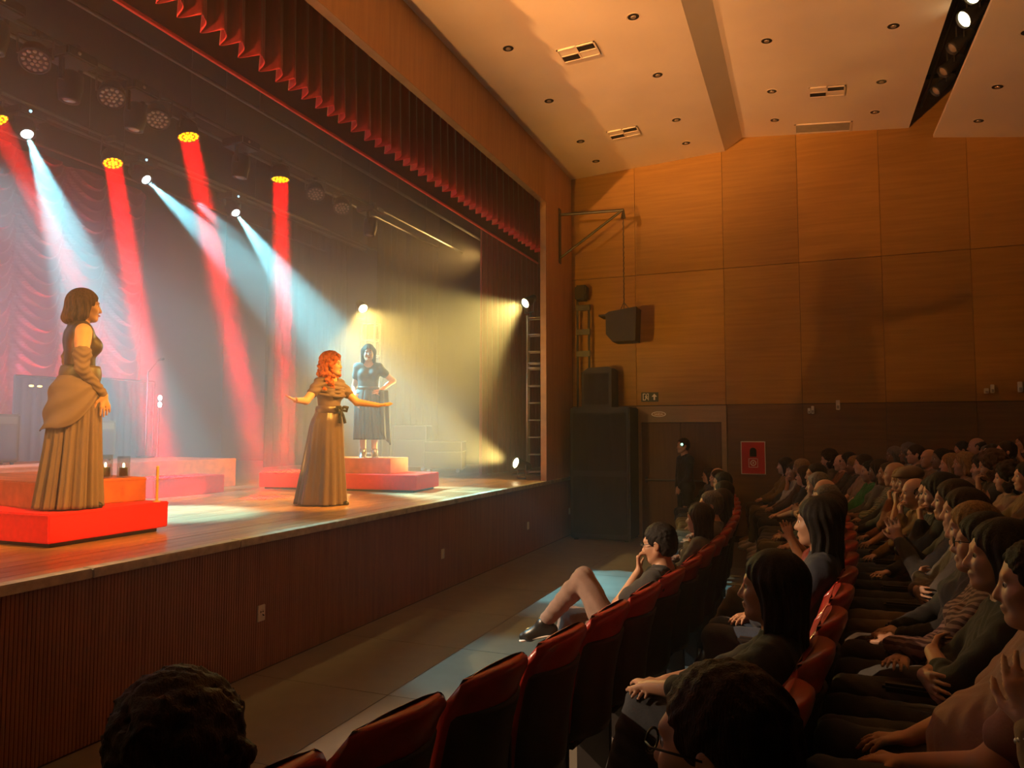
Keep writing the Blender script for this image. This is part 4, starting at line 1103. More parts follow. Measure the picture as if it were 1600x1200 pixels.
# hair, made once per style around a head at the origin facing -x
def hair(style, h, seed=1):
    F = Field(); rn = random.Random(seed); warp = None; cut = None
    if style == 'short':
        F.ell((0.018, 0, 0.038), (0.107, 0.085, 0.098)); F.ell((0.045, 0, -0.02), (0.075, 0.078, 0.07), 0.03)
        F.ell((-0.095, 0, -0.040), (0.068, 0.090, 0.110), 0.02, None, True)
        for s in (-1, 1): F.ell((0.006, 0.085 * s, -0.03), (0.03, 0.02, 0.045), 0.012, None, True)
        warp = lambda x, y, z: 0.004 * np.sin(x * 150 + 3 * np.sin(z * 60)) * np.sin(y * 140 + z * 90)
    elif style == 'receding':
        F.ell((0.03, 0, 0.010), (0.098, 0.084, 0.085)); F.ell((-0.045, 0, 0.095), (0.105, 0.07, 0.075), 0.02, None, True)
        F.ell((-0.085, 0, -0.03), (0.075, 0.10, 0.11), 0.02, None, True)
        for s in (-1, 1): F.ell((0.006, 0.085 * s, -0.025), (0.03, 0.02, 0.04), 0.012, None, True)
        warp = lambda x, y, z: 0.003 * np.sin(x * 150 + z * 80) * np.sin(y * 140 + z * 90)
    elif style in ('bob', 'long', 'straight'):
        F.ell((0.020, 0, 0.038), (0.112, 0.091, 0.102))
        low = {'bob': -0.085, 'long': -0.27, 'straight': -0.34}[style]; bb_ = style == 'bob'
        for s in (-1, 1):
            F.cone((0.004, 0.070 * s, 0.03), (0.012, 0.082 * s, low), 0.036, 0.040 if bb_ else 0.026, 0.03)
            F.cone((0.05, 0.045 * s, 0.02), (0.075 if bb_ else 0.06, 0.055 * s, low - 0.01), 0.052, 0.052 if bb_ else 0.040, 0.04)
        F.cone((0.075, 0, 0.02), (0.105 if bb_ else 0.085, 0, low - 0.02), 0.048, 0.048 if bb_ else 0.036, 0.04)
        F.ell((-0.100, 0, -0.045), (0.075, 0.066, 0.108), 0.018, None, True)
        F.ell((0.0, 0, -0.13), (0.07, 0.05, 0.06), 0.02, None, True)
        warp = lambda x, y, z: 0.0045 * np.sin(np.arctan2(y, x - 0.02) * 17 + 6 * z + 1.5 * np.sin(z * 25)) * np.clip((0.13 - z) * 9, 0.2, 1)
    elif style == 'bun':
        F.ell((0.018, 0, 0.036), (0.106, 0.084, 0.095)); F.ell((0.05, 0, -0.02), (0.07, 0.07, 0.065), 0.03)
        F.ell((0.115, 0, 0.065), (0.045, 0.048, 0.045), 0.015)
        F.ell((-0.095, 0, -0.040), (0.070, 0.090, 0.112), 0.02, None, True)
        for s in (-1, 1): F.ell((0.006, 0.085 * s, -0.03), (0.03, 0.02, 0.045), 0.012, None, True)
        warp = lambda x, y, z: 0.003 * np.sin(np.arctan2(y, z) * 24 + x * 20)
    elif style in ('curly', 'redcurls'):
        F.ell((0.022, 0, 0.040), (0.116, 0.100, 0.105))
        low = -0.30 if style == 'redcurls' else -0.14
        for k in range(330 if style == 'redcurls' else 150):
            a = rn.uniform(-2.45, 2.45); z = rn.uniform(low, 0.13)
            if z > 0.0: r = 0.105 * math.sqrt(max(0.05, 1 - ((z - 0.035) / 0.112) ** 2)) + 0.004
            else: r = 0.106 + (rn.uniform(-0.02, 0.05) * (0.4 + z / low) if style == 'redcurls' else 0.02)
            x, y = 0.028 + r * math.cos(a), r * 0.93 * math.sin(a)
            if x < -0.045 and z < 0.06: continue
            if x < -0.02 and z < -0.10 and abs(y) < 0.06: continue
            F.ell((x, y, z), (rn.uniform(0.015, 0.027),) * 3, 0.008)
        for k in range(130):
            a = rn.uniform(0, 2 * PI); e = rn.uniform(0.15, 1.57)
            x, y, z = 0.022 + 0.118 * math.cos(a) * math.cos(e), 0.102 * math.sin(a) * math.cos(e), 0.040 + 0.108 * math.sin(e)
            if x < -0.075 and z < 0.085: continue
            F.ell((x, y, z), (rn.uniform(0.014, 0.024),) * 3, 0.008)
        F.ell((-0.105, 0, -0.045), (0.068, 0.060, 0.105), 0.014, None, True)
        warp = lambda x, y, z: 0.006 * np.sin(x * 190 + 2 * np.sin(z * 90)) * np.sin(y * 200 + 1) * np.sin(z * 180 + x * 60)
    elif style == 'cap':
        F.ell((0.012, 0, 0.062), (0.112, 0.092, 0.070)); F.ell((-0.085, 0, 0.050), (0.055, 0.068, 0.014), 0.02)
        cut = lambda x, y, z: (0.030 - z) + 0 * x + 0 * y
    P, Q = F.mesh(h, warp, cut)
    return np_mesh({'cap': 'flat_cap'}.get(style, 'hair'), P, Q, M['hair_black'])

def clothmat(n, c, rough=0.85, var=0.15, stripes=None, sheen=0.1):
    if stripes is None: return mat(n, c, rough, var=var, scale=14, bump=0.15, bscale=120, sheen=sheen)
    m, nt, b = node_mat(n); N, L = nt.nodes, nt.links
    tc = N.new('ShaderNodeTexCoord'); wv = N.new('ShaderNodeTexWave'); wv.wave_type = 'BANDS'; wv.bands_direction = 'DIAGONAL'
    wv.inputs['Scale'].default_value = 14; wv.inputs['Distortion'].default_value = 2.5
    cr = N.new('ShaderNodeValToRGB'); cr.color_ramp.elements[0].color = (*c, 1); cr.color_ramp.elements[1].color = (*stripes, 1)
    cr.color_ramp.elements[0].position = 0.42; cr.color_ramp.elements[1].position = 0.58
    L.new(tc.outputs['Object'], wv.inputs['Vector']); L.new(wv.outputs[0], cr.inputs[0]); L.new(cr.outputs[0], b.inputs['Base Color'])
    b.inputs['Roughness'].default_value = rough
    return m
CL = {
    'black': clothmat('cloth_black', (0.00651, 0.006045, 0.006975)), 'charcoal': clothmat('cloth_charcoal', (0.02325, 0.02232, 0.02325)), 'grey': clothmat('cloth_grey', (0.07905, 0.06975, 0.0651)),
    'navy': clothmat('cloth_navy', (0.0093, 0.01302, 0.0279)), 'denim': clothmat('cloth_denim', (0.02092, 0.03488, 0.06975)), 'grey denim': clothmat('cloth_grey_denim', (0.04185, 0.0465, 0.06045)),
    'tan': clothmat('cloth_tan', (0.1581, 0.09765, 0.0465)), 'khaki': clothmat('cloth_khaki', (0.093, 0.06975, 0.03255)), 'white': clothmat('cloth_white', (0.3255, 0.3069, 0.279)),
    'pink': clothmat('cloth_pink', (0.2558, 0.1348, 0.1162)), 'green': clothmat('cloth_green', (0.006975, 0.1395, 0.0279)), 'red': clothmat('cloth_red', (0.186, 0.0093, 0.0093)),
    'rust': clothmat('cloth_rust', (0.186, 0.06045, 0.02325)), 'brown': clothmat('cloth_brown', (0.0558, 0.03023, 0.01628)), 'mustard': clothmat('cloth_mustard', (0.1674, 0.1023, 0.0279)),
    'plaid': clothmat('cloth_striped', (0.0465, 0.01395, 0.01628), 0.85, stripes=(0.2108, 0.124, 0.1054)), 'tweed': clothmat('cloth_tweed', (0.06045, 0.0465, 0.0279), 0.9, stripes=(0.1612, 0.124, 0.0806)), 'dusty rose': clothmat('cloth_dusty_rose', (0.225, 0.15, 0.1237)),
}

def place_mat(o, m):
    """give this object its own material while it shares its mesh"""
    o.material_slots[0].link = 'OBJECT'; o.material_slots[0].material = m

class Proto:
    def __init__(s, pose, h=0.0095, shirt='long'):
        s.pose = pose
        s.body = pose.body(h)
        s.tops = {}
        s.h = h
        s._t = None
        s.shoes = None
    def top(s, kind):
        if kind not in s.tops: s.tops[kind] = s.pose.top(s.h, {'long': 0.97, 'short': 0.34, 'mid': 0.72}[kind])
        return s.tops[kind]
    def trousers(s):
        if s._t is None: s._t = s.pose.trousers(s.h)
        return s._t
    def shoe(s, i):
        if s.shoes is None: s.shoes = [s.pose.shoe(0, s.h), s.pose.shoe(1, s.h)]
        return s.shoes[i]
HAIRS = {}
def hair_mesh(style, h=0.0085):
    if (style, h) not in HAIRS: HAIRS[(style, h)] = hair(style, h)
    return HAIRS[(style, h)]
EYE = eye_mesh()
def glasses_mesh():
    mb = MB()
    for s in (-1, 1):
        pts = [(-0.104, s * 0.032 + 0.022 * math.cos(a), 0.000 + 0.018 * math.sin(a)) for a in [2 * PI * k / 14 for k in range(15)]]
        mb.tube(pts, 0.0022, 5); mb.tube([(-0.104, s * 0.054, 0.004), (-0.085, s * 0.074, 0.006), (0.005, s * 0.084, 0.008)], 0.002, 5)
    mb.tube([(-0.104, -0.010, 0.003), (-0.108, 0, 0.006), (-0.104, 0.010, 0.003)], 0.002, 5)
    return mb.mesh('glasses', [M['black']], True)
GLASSES = glasses_mesh()

def person(proto, loc, rz, label, hairstyle, haircol, skin, top, topkind, legs, group=None, scale=1.0, glasses=False, shoecol='leather_shoe', cap=None, hairh=0.0085, hscale=1.0, soles=False):
    t = thing('person', label, 'person', loc, rz, group)
    t.scale = (scale,) * 3
    b = link('body', proto.body, t); place_mat(b, M[skin])
    o = link('top', proto.top(topkind), t); place_mat(o, CL[top])
    if legs: o = link('trousers', proto.trousers(), t); place_mat(o, CL[legs])
    for i in (0, 1):
        o = link('shoe', proto.shoe(i), t); place_mat(o, M[shoecol])
        if soles:
            q = proto.pose; d = q.toe_dir[i]; dn = unit(V3(0, 0, -1) - d * (V3(0, 0, -1) @ d)); a = q.ankles[i]; sd = np.cross(d, dn)
            S_ = Field(); S_.cone(a - d * 0.05 + dn * 0.083, a + d * 0.18 + dn * 0.088, 0.036, 0.034, 0.01, (dn, 0.36))
            link('sole', np_mesh('sole', *S_.mesh(0.006), M['pale_sole']), o)
    HM = Matrix.Translation(Vector(proto.pose.head)) @ Matrix(proto.pose.Rh.tolist()).to_4x4()
    if hairstyle:
        o = link('hair', hair_mesh(hairstyle, hairh), t); o.matrix_local = HM @ Matrix.Scale(hscale, 4); place_mat(o, M[haircol])
    if cap:
        o = link('flat_cap', hair_mesh('cap', 0.0085), t); o.matrix_local = HM; place_mat(o, CL[cap])
    for s in (-1, 1):
        o = link('eye', EYE, t); o.matrix_local = HM @ Matrix.Translation((-0.0770, 0.031 * s, 0.002))
    if glasses: o = link('glasses', GLASSES, t); o.matrix_local = HM
    return t

# ---------------------------------------------------------------- the three singers
M['brown_skirt'] = mat('taupe_crepe', (0.165, 0.108, 0.095), 0.75, var=0.06, scale=5, bump=0.05)
M['leather'] = mat('brown_leather', (0.045, 0.028, 0.018), 0.38, var=0.2, scale=16, bump=0.15)
M['belt'] = mat('olive_leather_belt', (0.10, 0.070, 0.038), 0.45, var=0.2, scale=12)
M['mauve'] = mat('mauve_brown_cloth', (0.13, 0.085, 0.085), 0.7, var=0.08, scale=6)
M['satin_skirt'] = mat('brown_satin', (0.095, 0.060, 0.050), 0.36, var=0.06, scale=3, sheen=0.2)
M['dark_dress'] = mat('dark_slate_cloth', (0.045, 0.048, 0.05), 0.7, var=0.15, scale=5)
M['silver'] = mat('silver_shoe', (0.7, 0.7, 0.72), 0.25, 0.8)

def skirt(name, prof, folds, m, par, nz=40, na=160, depth=0.03, seed=1, open_front=None):
    """prof: rows of (z, rx, ry, cx, cy) from waist to hem; folds deepen towards the hem"""
    rn = random.Random(seed)
    ph = [rn.uniform(0, 6.28) for _ in range(4)]
    zs = [p[0] for p in prof][::-1]
    def fn(u, w):
        z = prof[0][0] + (prof[-1][0] - prof[0][0]) * w
        vals = [np.interp(z, zs, [p[k] for p in prof][::-1]) for k in (1, 2, 3, 4)]
        a = 2 * PI * u
        d = depth * (0.10 + 0.90 * w ** 1.1)
        q = folds * a + ph[0] + 0.7 * math.sin(2 * a + ph[1])
        f = d * (abs(math.sin(q / 2 * 1.0)) ** 0.8 - 0.6 + 0.25 * math.sin(folds * 2.37 * a + ph[2]))
        return (vals[2] + (vals[0] + f) * math.cos(a), vals[3] + (vals[1] + f) * math.sin(a), z)
    return grid_mesh(name, na, nz, fn, m, par, 0.005)

def ring_strip(name, z0, z1, rx, ry, cx, cy, m, par, bulge=0.006):
    def fn(u, w):
        a = 2 * PI * u; b = bulge * math.sin(PI * w)
        return (cx + (rx + b) * math.cos(a), cy + (ry + b) * math.sin(a), z0 + (z1 - z0) * w)
    return grid_mesh(name, 48, 6, fn, m, par, 0.008)

def head_extras(t, pose, style, col, h=0.006):
    HM = Matrix.Translation(Vector(pose.head)) @ Matrix(pose.Rh.tolist()).to_4x4()
    o = link('hair', hair(style, h, 3), t); o.matrix_local = HM; place_mat(o, M[col])
    for s in (-1, 1):
        o = link('eye', EYE, t); o.matrix_local = HM @ Matrix.Translation((-0.0770, 0.031 * s, 0.002))
        br = MB().tube([(-0.0915, s * 0.012, 0.0235), (-0.0925, s * 0.028, 0.028), (-0.083, s * 0.046, 0.024)], [0.003, 0.0035, 0.002], 6).build('eyebrow', M['hair_brown'], t); br.matrix_local = HM
    lp = MB().tube([(-0.098, -0.018, -0.069), (-0.1045, 0, -0.068), (-0.098, 0.018, -0.069)], [0.003, 0.0055, 0.003], 8).build('lips', M['signred'], t, True); lp.matrix_local = HM

PH = 0.0065
# left singer: bob hair, leather waistcoat, long taupe skirt; looks along the stage
p1 = Pose((0, 0, 0.93), (0.02, 0, 1.395), [(-0.02, -0.09, 0.50), (0.0, 0.09, 0.50)], [(0.0, -0.085, 0.085), (0.04, 0.085, 0.085)],
          [(-0.14, -0.21, 0.88), (-0.13, 0.17, 0.86)], [(1, -0.25, 0), (1, 0.25, 0)], [(-0.3, 0.1, -1), (-0.12, -0.02, -1)], [(0.3, 1, 0), (0.25, -1, 0)], (0.35, 0.22), (R(-8), R(2), 0), (-0.035, 0, 0.165), 0.148, 0.76, 0.95)
t1 = thing('singer', 'singer with a brown bob and long taupe skirt standing on the front red platform', 'person', (-5.20, 4.03, S + 0.2455), R(-90 - 26))
o = link('body', p1.body(PH), t1); place_mat(o, M['skin_stage'])
F = Field(); p1.torso(F, 0.012); up = unit(p1.neck - p1.hip)
F.ell(p1.neck + V3(-0.03, 0, 0.045), V3(0.085, 0.07, 0.062), 0.012, None, True)
for i, k in ((0, -1), (1, 1)): F.ell(p1.sh[i] + V3(0, 0.055 * k, -0.02), V3(0.066, 0.062, 0.10), 0.012, None, True)
o = link('waistcoat', np_mesh('waistcoat', *F.mesh(PH, None, lambda x, y, z: 0.90 - z + 0 * x + 0 * y), M['leather']), t1)
for i in (0, 1):
    F = Field(); a = p1.sh[i] + (p1.el[i] - p1.sh[i]) * 0.62
    F.cone(a, p1.el[i], 0.058, 0.048, 0.02).cone(p1.el[i], p1.hands[i] - unit(p1.hands[i] - p1.el[i]) * 0.02, 0.047, 0.034, 0.02)
    F.cone(a, a + unit(p1.sh[i] - p1.el[i]) * 0.01, 0.066, 0.064, 0.01)
    link('sleeve', np_mesh('sleeve', *F.mesh(PH, lambda x, y, z: 0.003 * np.sin(z * 130 + y * 40 + 2 * np.sin(x * 50))), M['brown_skirt']), t1)
    sh = MB().tube([a + V3(-0.05, 0, 0.0), a + V3(-0.045, 0, 0.10), p1.sh[i] + V3(-0.03, -0.03 * (1 if i else -1), 0.055)], 0.007, 6)
    sh.build('strap', M['leather'], t1)
skirt('skirt', [(1.00, 0.118, 0.150, 0, 0), (0.92, 0.150, 0.188, 0.015, 0), (0.82, 0.162, 0.192, 0.02, 0), (0.45, 0.180, 0.196, 0.03, 0), (0.012, 0.212, 0.215, 0.045, 0)], 13, M['brown_skirt'], t1, 40, 260, 0.050, 2)
ring_strip('belt', 0.955, 1.085, 0.128, 0.155, 0.0, 0, M['belt'], t1, 0.012)
def sash(u, w):
    a = R(165 - 235 * u)                         # front right, round the right hip to the back and left
    e = min(1, u * 1.9); e = e * e * (3 - 2 * e)
    drop = 0.08 + 0.33 * e * (1 - 0.35 * max(0, u - 0.75) / 0.25)
    z = 1.005 - drop * w
    rx = np.interp(-z, (-1.0, -0.92, -0.82, -0.45), (0.120, 0.152, 0.164, 0.182)); ry = np.interp(-z, (-1.0, -0.92, -0.82, -0.45), (0.152, 0.190, 0.194, 0.198))
    f = 0.014 + 0.034 * w * e + (0.006 + 0.007 * w) * math.sin(w * 15 - u * 11) * e
    return (0.02 + (rx + f) * math.cos(a), (ry + f) * math.sin(a), z + 0.012 * math.sin(u * 14) * w)
grid_mesh('draped_overskirt', 60, 40, sash, M['brown_skirt'], t1, 0.006)
for i in (0, 1): link('shoe', p1.shoe(i, PH), t1)
head_extras(t1, p1, 'bob', 'hair_bob')

# middle singer: red curls, arms spread, satin skirt
p2 = Pose((0, 0, 0.94), (-0.01, 0, 1.42), [(-0.03, -0.09, 0.5), (0.0, 0.09, 0.5)], [(-0.02, -0.085, 0.085), (0.05, 0.085, 0.085)],
          [(-0.38, -0.40, 1.13), (-0.12, 0.58, 1.16)], [(0.25, -0.2, -1), (0.3, 0.2, -1)], [(-0.75, -0.7, 0.10), (-0.30, 1, 0.22)], [(-0.35, 0.2, 1), (-0.45, -0.1, 1)], (0.12, 0.10), (R(24), R(-3), 0), (-0.035, 0, 0.165), 0.146, 0.76, 0.95)
t2 = thing('singer', 'singer with curly red hair, arms spread, long brown satin skirt, centre stage', 'person', (-5.05, 7.02, S + 0.001), R(180 - 12))
o = link('body', p2.body(PH), t2); place_mat(o, M['skin_stage'])
F = Field(); p2.torso(F, 0.011)
for i in (0, 1): p2.arm(F, i, 0.014, 0.24)
F.ell(p2.neck + V3(-0.03, 0, 0.04), V3(0.10, 0.085, 0.065), 0.012, None, True)
link('bodice', np_mesh('bodice', *F.mesh(PH, lambda x, y, z: 0.006 * np.sin(z * 95 + 12 * np.abs(y)) * np.clip((z - 1.18) * 8, 0, 1), lambda x, y, z: 0.98 - z + 0 * x + 0 * y), M['mauve']), t2)
for k in range(3):
    zz = 1.345 - 0.045 * k; e = 0.006 * k
    pts = [(-0.005 + (0.125 + e) * math.cos(a), (0.185 + e) * math.sin(a), zz - 0.03 * math.cos(a) * -1) for a in [2 * PI * q / 40 for q in range(41)]]
    MB().tube(pts, 0.017, 8).build('shoulder_drape', M['mauve'], t2, True)
skirt('skirt', [(1.07, 0.112, 0.138, 0, 0), (0.96, 0.152, 0.192, 0.015, 0), (0.88, 0.168, 0.200, 0.03, 0), (0.45, 0.235, 0.222, 0.07, 0), (0.012, 0.300, 0.262, 0.11, 0)], 7, M['satin_skirt'], t2, 40, 220, 0.046, 5)
ring_strip('sash_belt', 1.035, 1.115, 0.122, 0.148, 0.0, 0, M['satin_skirt'], t2, 0.010)
b = MB()
for s in (-1, 1):
    b.tube([(-0.142, -0.045, 1.075), (-0.165, -0.045 + s * 0.03, 1.105), (-0.17, -0.045 + s * 0.075, 1.10), (-0.165, -0.045 + s * 0.07, 1.06), (-0.142, -0.045, 1.07)], [0.012, 0.018, 0.022, 0.018, 0.012], 8)
    b.tube([(-0.145, -0.045, 1.07), (-0.165, -0.045 + s * 0.02, 1.01), (-0.175, -0.045 + s * 0.04, 0.92)], [0.012, 0.015, 0.017], 8)
b.sphere((-0.150, -0.045, 1.075), 0.02, 10, 8)
b.build('bow', CL['black'], t2, True)
for i in (0, 1): link('shoe', p2.shoe(i, PH), t2)
head_extras(t2, p2, 'redcurls', 'hair_red')

# rear singer: long dark hair, hand on hip, dark dress
p3 = Pose((0, 0, 0.90), (0.0, 0, 1.36), [(-0.05, -0.10, 0.48), (-0.01, 0.07, 0.48)], [(-0.03, -0.10, 0.10), (0.02, 0.06, 0.10)],
          [(-0.05, -0.185, 0.98), (-0.10, 0.17, 0.86)], [(0.5, -1, 0.1), (1, 0.3, 0)], [(-0.6, 0.65, -0.35), (-0.4, -0.2, -1)], [(0.3, 0.8, 0.2), (0.2, -1, 0)], (0.35, 0.4), (R(4), R(3), 0), (-0.035, 0, 0.165), 0.145, 0.86, 0.95, toes=((-1, -0.15, -0.45), (-1, 0.15, -0.45)))
t3 = thing('singer', 'singer with long dark hair and dark dress, hand on hip, on the mid stage platform', 'person', (-5.95, 9.22, S + 0.4512), R(-57 + 180 - 2))
o = link('body', p3.body(0.007), t3); place_mat(o, M['skin_stage'])
F = Field(); p3.torso(F, 0.012)
for i in (0, 1):
    p3.arm(F, i, 0.016, 0.22); F.ell(p3.sh[i] + V3(0, 0.018 * (1 if i else -1), 0.02), V3(0.055, 0.052, 0.055), 0.02)
F.ell(p3.neck + V3(-0.04, 0, 0.03), V3(0.10, 0.075, 0.09), 0.012, None, True)
link('bodice', np_mesh('bodice', *F.mesh(0.007, None, lambda x, y, z: 0.92 - z + 0 * x + 0 * y), M['dark_dress']), t3)
skirt('skirt', [(1.02, 0.115, 0.142, 0, 0), (0.86, 0.165, 0.190, 0.01, 0), (0.55, 0.195, 0.215, 0.02, -0.02), (0.26, 0.215, 0.235, 0.03, -0.04)], 11, M['dark_dress'], t3, 30, 150, 0.035, 8)
def tail(u, w):
    a = R(-150) + R(120) * u
    r = 0.03 + 0.05 * w + 0.015 * math.sin(u * 20)
    return (0.03 + (0.19 + r) * math.cos(a) * 0.7, -0.04 + (0.21 + r) * math.sin(a), 0.98 - 0.62 * w - 0.18 * w * math.sin(PI * u))
grid_mesh('side_panel', 40, 20, tail, M['dark_dress'], t3, 0.005)
ring_strip('belt', 0.975, 1.03, 0.122, 0.149, 0.0, 0, M['leather'], t3, 0.006)
for i in (0, 1): o = link('shoe', p3.shoe(i, 0.007), t3); place_mat(o, M['silver'])
head_extras(t3, p3, 'straight', 'hair_black')

# ---------------------------------------------------------------- theatre seats
M['redleather'] = mat('red_leather', (0.36, 0.030, 0.022), 0.30, var=0.10, scale=12, bump=0.06, bscale=260, coat=0.25)
M['seatback'] = mat('black_seat_shell', (0.016, 0.012, 0.012), 0.55)
def loops_mesh(loops, cap=True):
    n = len(loops[0]); v = [p for l in loops for p in l]; f = []
    for i in range(len(loops) - 1):
        for k in range(n): f.append((i * n + k, i * n + (k + 1) % n, (i + 1) * n + (k + 1) % n, (i + 1) * n + k))
    if cap: f.append(tuple(range(n))[::-1]); f.append(tuple(range((len(loops) - 1) * n, len(loops) * n)))
    return MB().add(v, f)
def back_loop(z, inset=0.0, hw=0.245, t0=0.10):
    s = (z - 0.42) / 0.60
    xc = 0.115 + 0.135 * s + 0.03 * math.sin(PI * min(max(s, 0), 1)) * -1 + 0.035 * max(0, s - 0.7)
    pts = []; N = 10
    for i in range(N + 1):
        u = -1 + 2 * i / N
        th = t0 * (1 - 0.62 * abs(u) ** 2.2) + 0.03 * max(0, s - 0.75) * (1 - u * u)
        pts.append((xc - 0.055 * u * u - th / 2 + inset * 0.6, u * (hw - inset), z))
    for i in range(N + 1):
        u = 1 - 2 * i / N
        th = t0 * (1 - 0.62 * abs(u) ** 2.2) + 0.03 * max(0, s - 0.75) * (1 - u * u)
        pts.append((xc - 0.055 * u * u + th / 2 - inset * 0.6, u * (hw - inset), z))
    return pts
def make_seat():
    t = thing('theatre_seat', '', 'seat')
    L = [back_loop(0.40, 0.02)] + [back_loop(z) for z in (0.42, 0.55, 0.68, 0.80, 0.90, 0.955)]
    top = [back_loop(0.985, 0.008), back_loop(1.005, 0.022), back_loop(1.014, 0.045)]
    for l in top:
        for i, p in enumerate(l): l[i] = (p[0], p[1], p[2] - 0.045 * (abs(p[1]) / 0.245) ** 2.5)
    l = L[-1]
    for i, p in enumerate(l): l[i] = (p[0], p[1], p[2] - 0.035 * (abs(p[1]) / 0.245) ** 2.5)
    loops_mesh(L + top).build('backrest', M['redleather'], t, True)
    sh = []
    for z in (0.38, 0.42, 0.6, 0.75, 0.84, 0.86):
        b = back_loop(z); h = len(b) // 2
        back = b[h:]
        sh.append([(x + 0.004, y * (0.93 if z < 0.85 else 0.86), z) for x, y, _ in back] + [(x + 0.022, y * (0.93 if z < 0.85 else 0.86), z) for x, y, _ in back[::-1]])
    loops_mesh(sh).build('back_shell', M['seatback'], t, True)
    MB().bbox((-0.36, -0.225, 0.36), (0.12, 0.225, 0.452), 0.035).build('cushion', M['redleather'], t, True)
    MB().bbox((-0.33, -0.21, 0.33), (0.10, 0.21, 0.362), 0.01).build('seat_pan', M['seatback'], t)
    MB().bbox((-0.30, -0.288, 0.615), (0.10, -0.243, 0.650), 0.012).build('armrest', M['seatback'], t)
    MB().bbox((-0.10, -0.280, 0.0), (0.10, -0.252, 0.615), 0.008).build('side_panel', M['seatback'], t)
    m = MB().tube([(0.0, -0.252, 0.34), (0.0, 0.236, 0.34)], 0.018, 6); m.build('cross_tube', M['steel'], t)
    return t
SEAT0 = make_seat()
ORD = ['first', 'second', 'third', 'fourth', 'fifth', 'sixth', 'seventh', 'eighth', 'ninth', 'tenth', 'eleventh', 'twelfth', 'thirteenth', 'fourteenth', 'fifteenth', 'sixteenth', 'seventeenth', 'eighteenth', 'nineteenth', 'twentieth', 'twenty-first', 'twenty-second', 'twenty-third', 'twenty-fourth']
ROWN = ['front', 'second', 'third', 'fourth', 'fifth', 'sixth']
PITCH = 0.53
START = [1.10, 0.74, 2.03, 5.60, 8.80, 11.60]
SEATS = {}
used = [False]
def seat_at(r, i):
    y = START[r] + PITCH * i
    a = rowa(r, y)
    x = rowx(r, y) - 0.25
    return x, y, a
for r in range(6):
    i = 0
    while START[r] + PITCH * i < 12.80:
        x, y, a = seat_at(r, i)
        s = SEAT0 if not used[0] else copy_tree(SEAT0)
        used[0] = True
        if (r, i) == (1, 1): x += 0.20
        if (r, i) == (0, 0): y += 0.27; x += 0.20
        s.location = (x, y, ROWZ[r]); s.rotation_euler = (0, 0, a)
        s['label'] = 'red leather theatre seat, %s row, %s seat from the near end' % (ROWN[r], ORD[i])
        s['group'] = 'red theatre seats'
        SEATS[(r, i)] = s
        i += 1

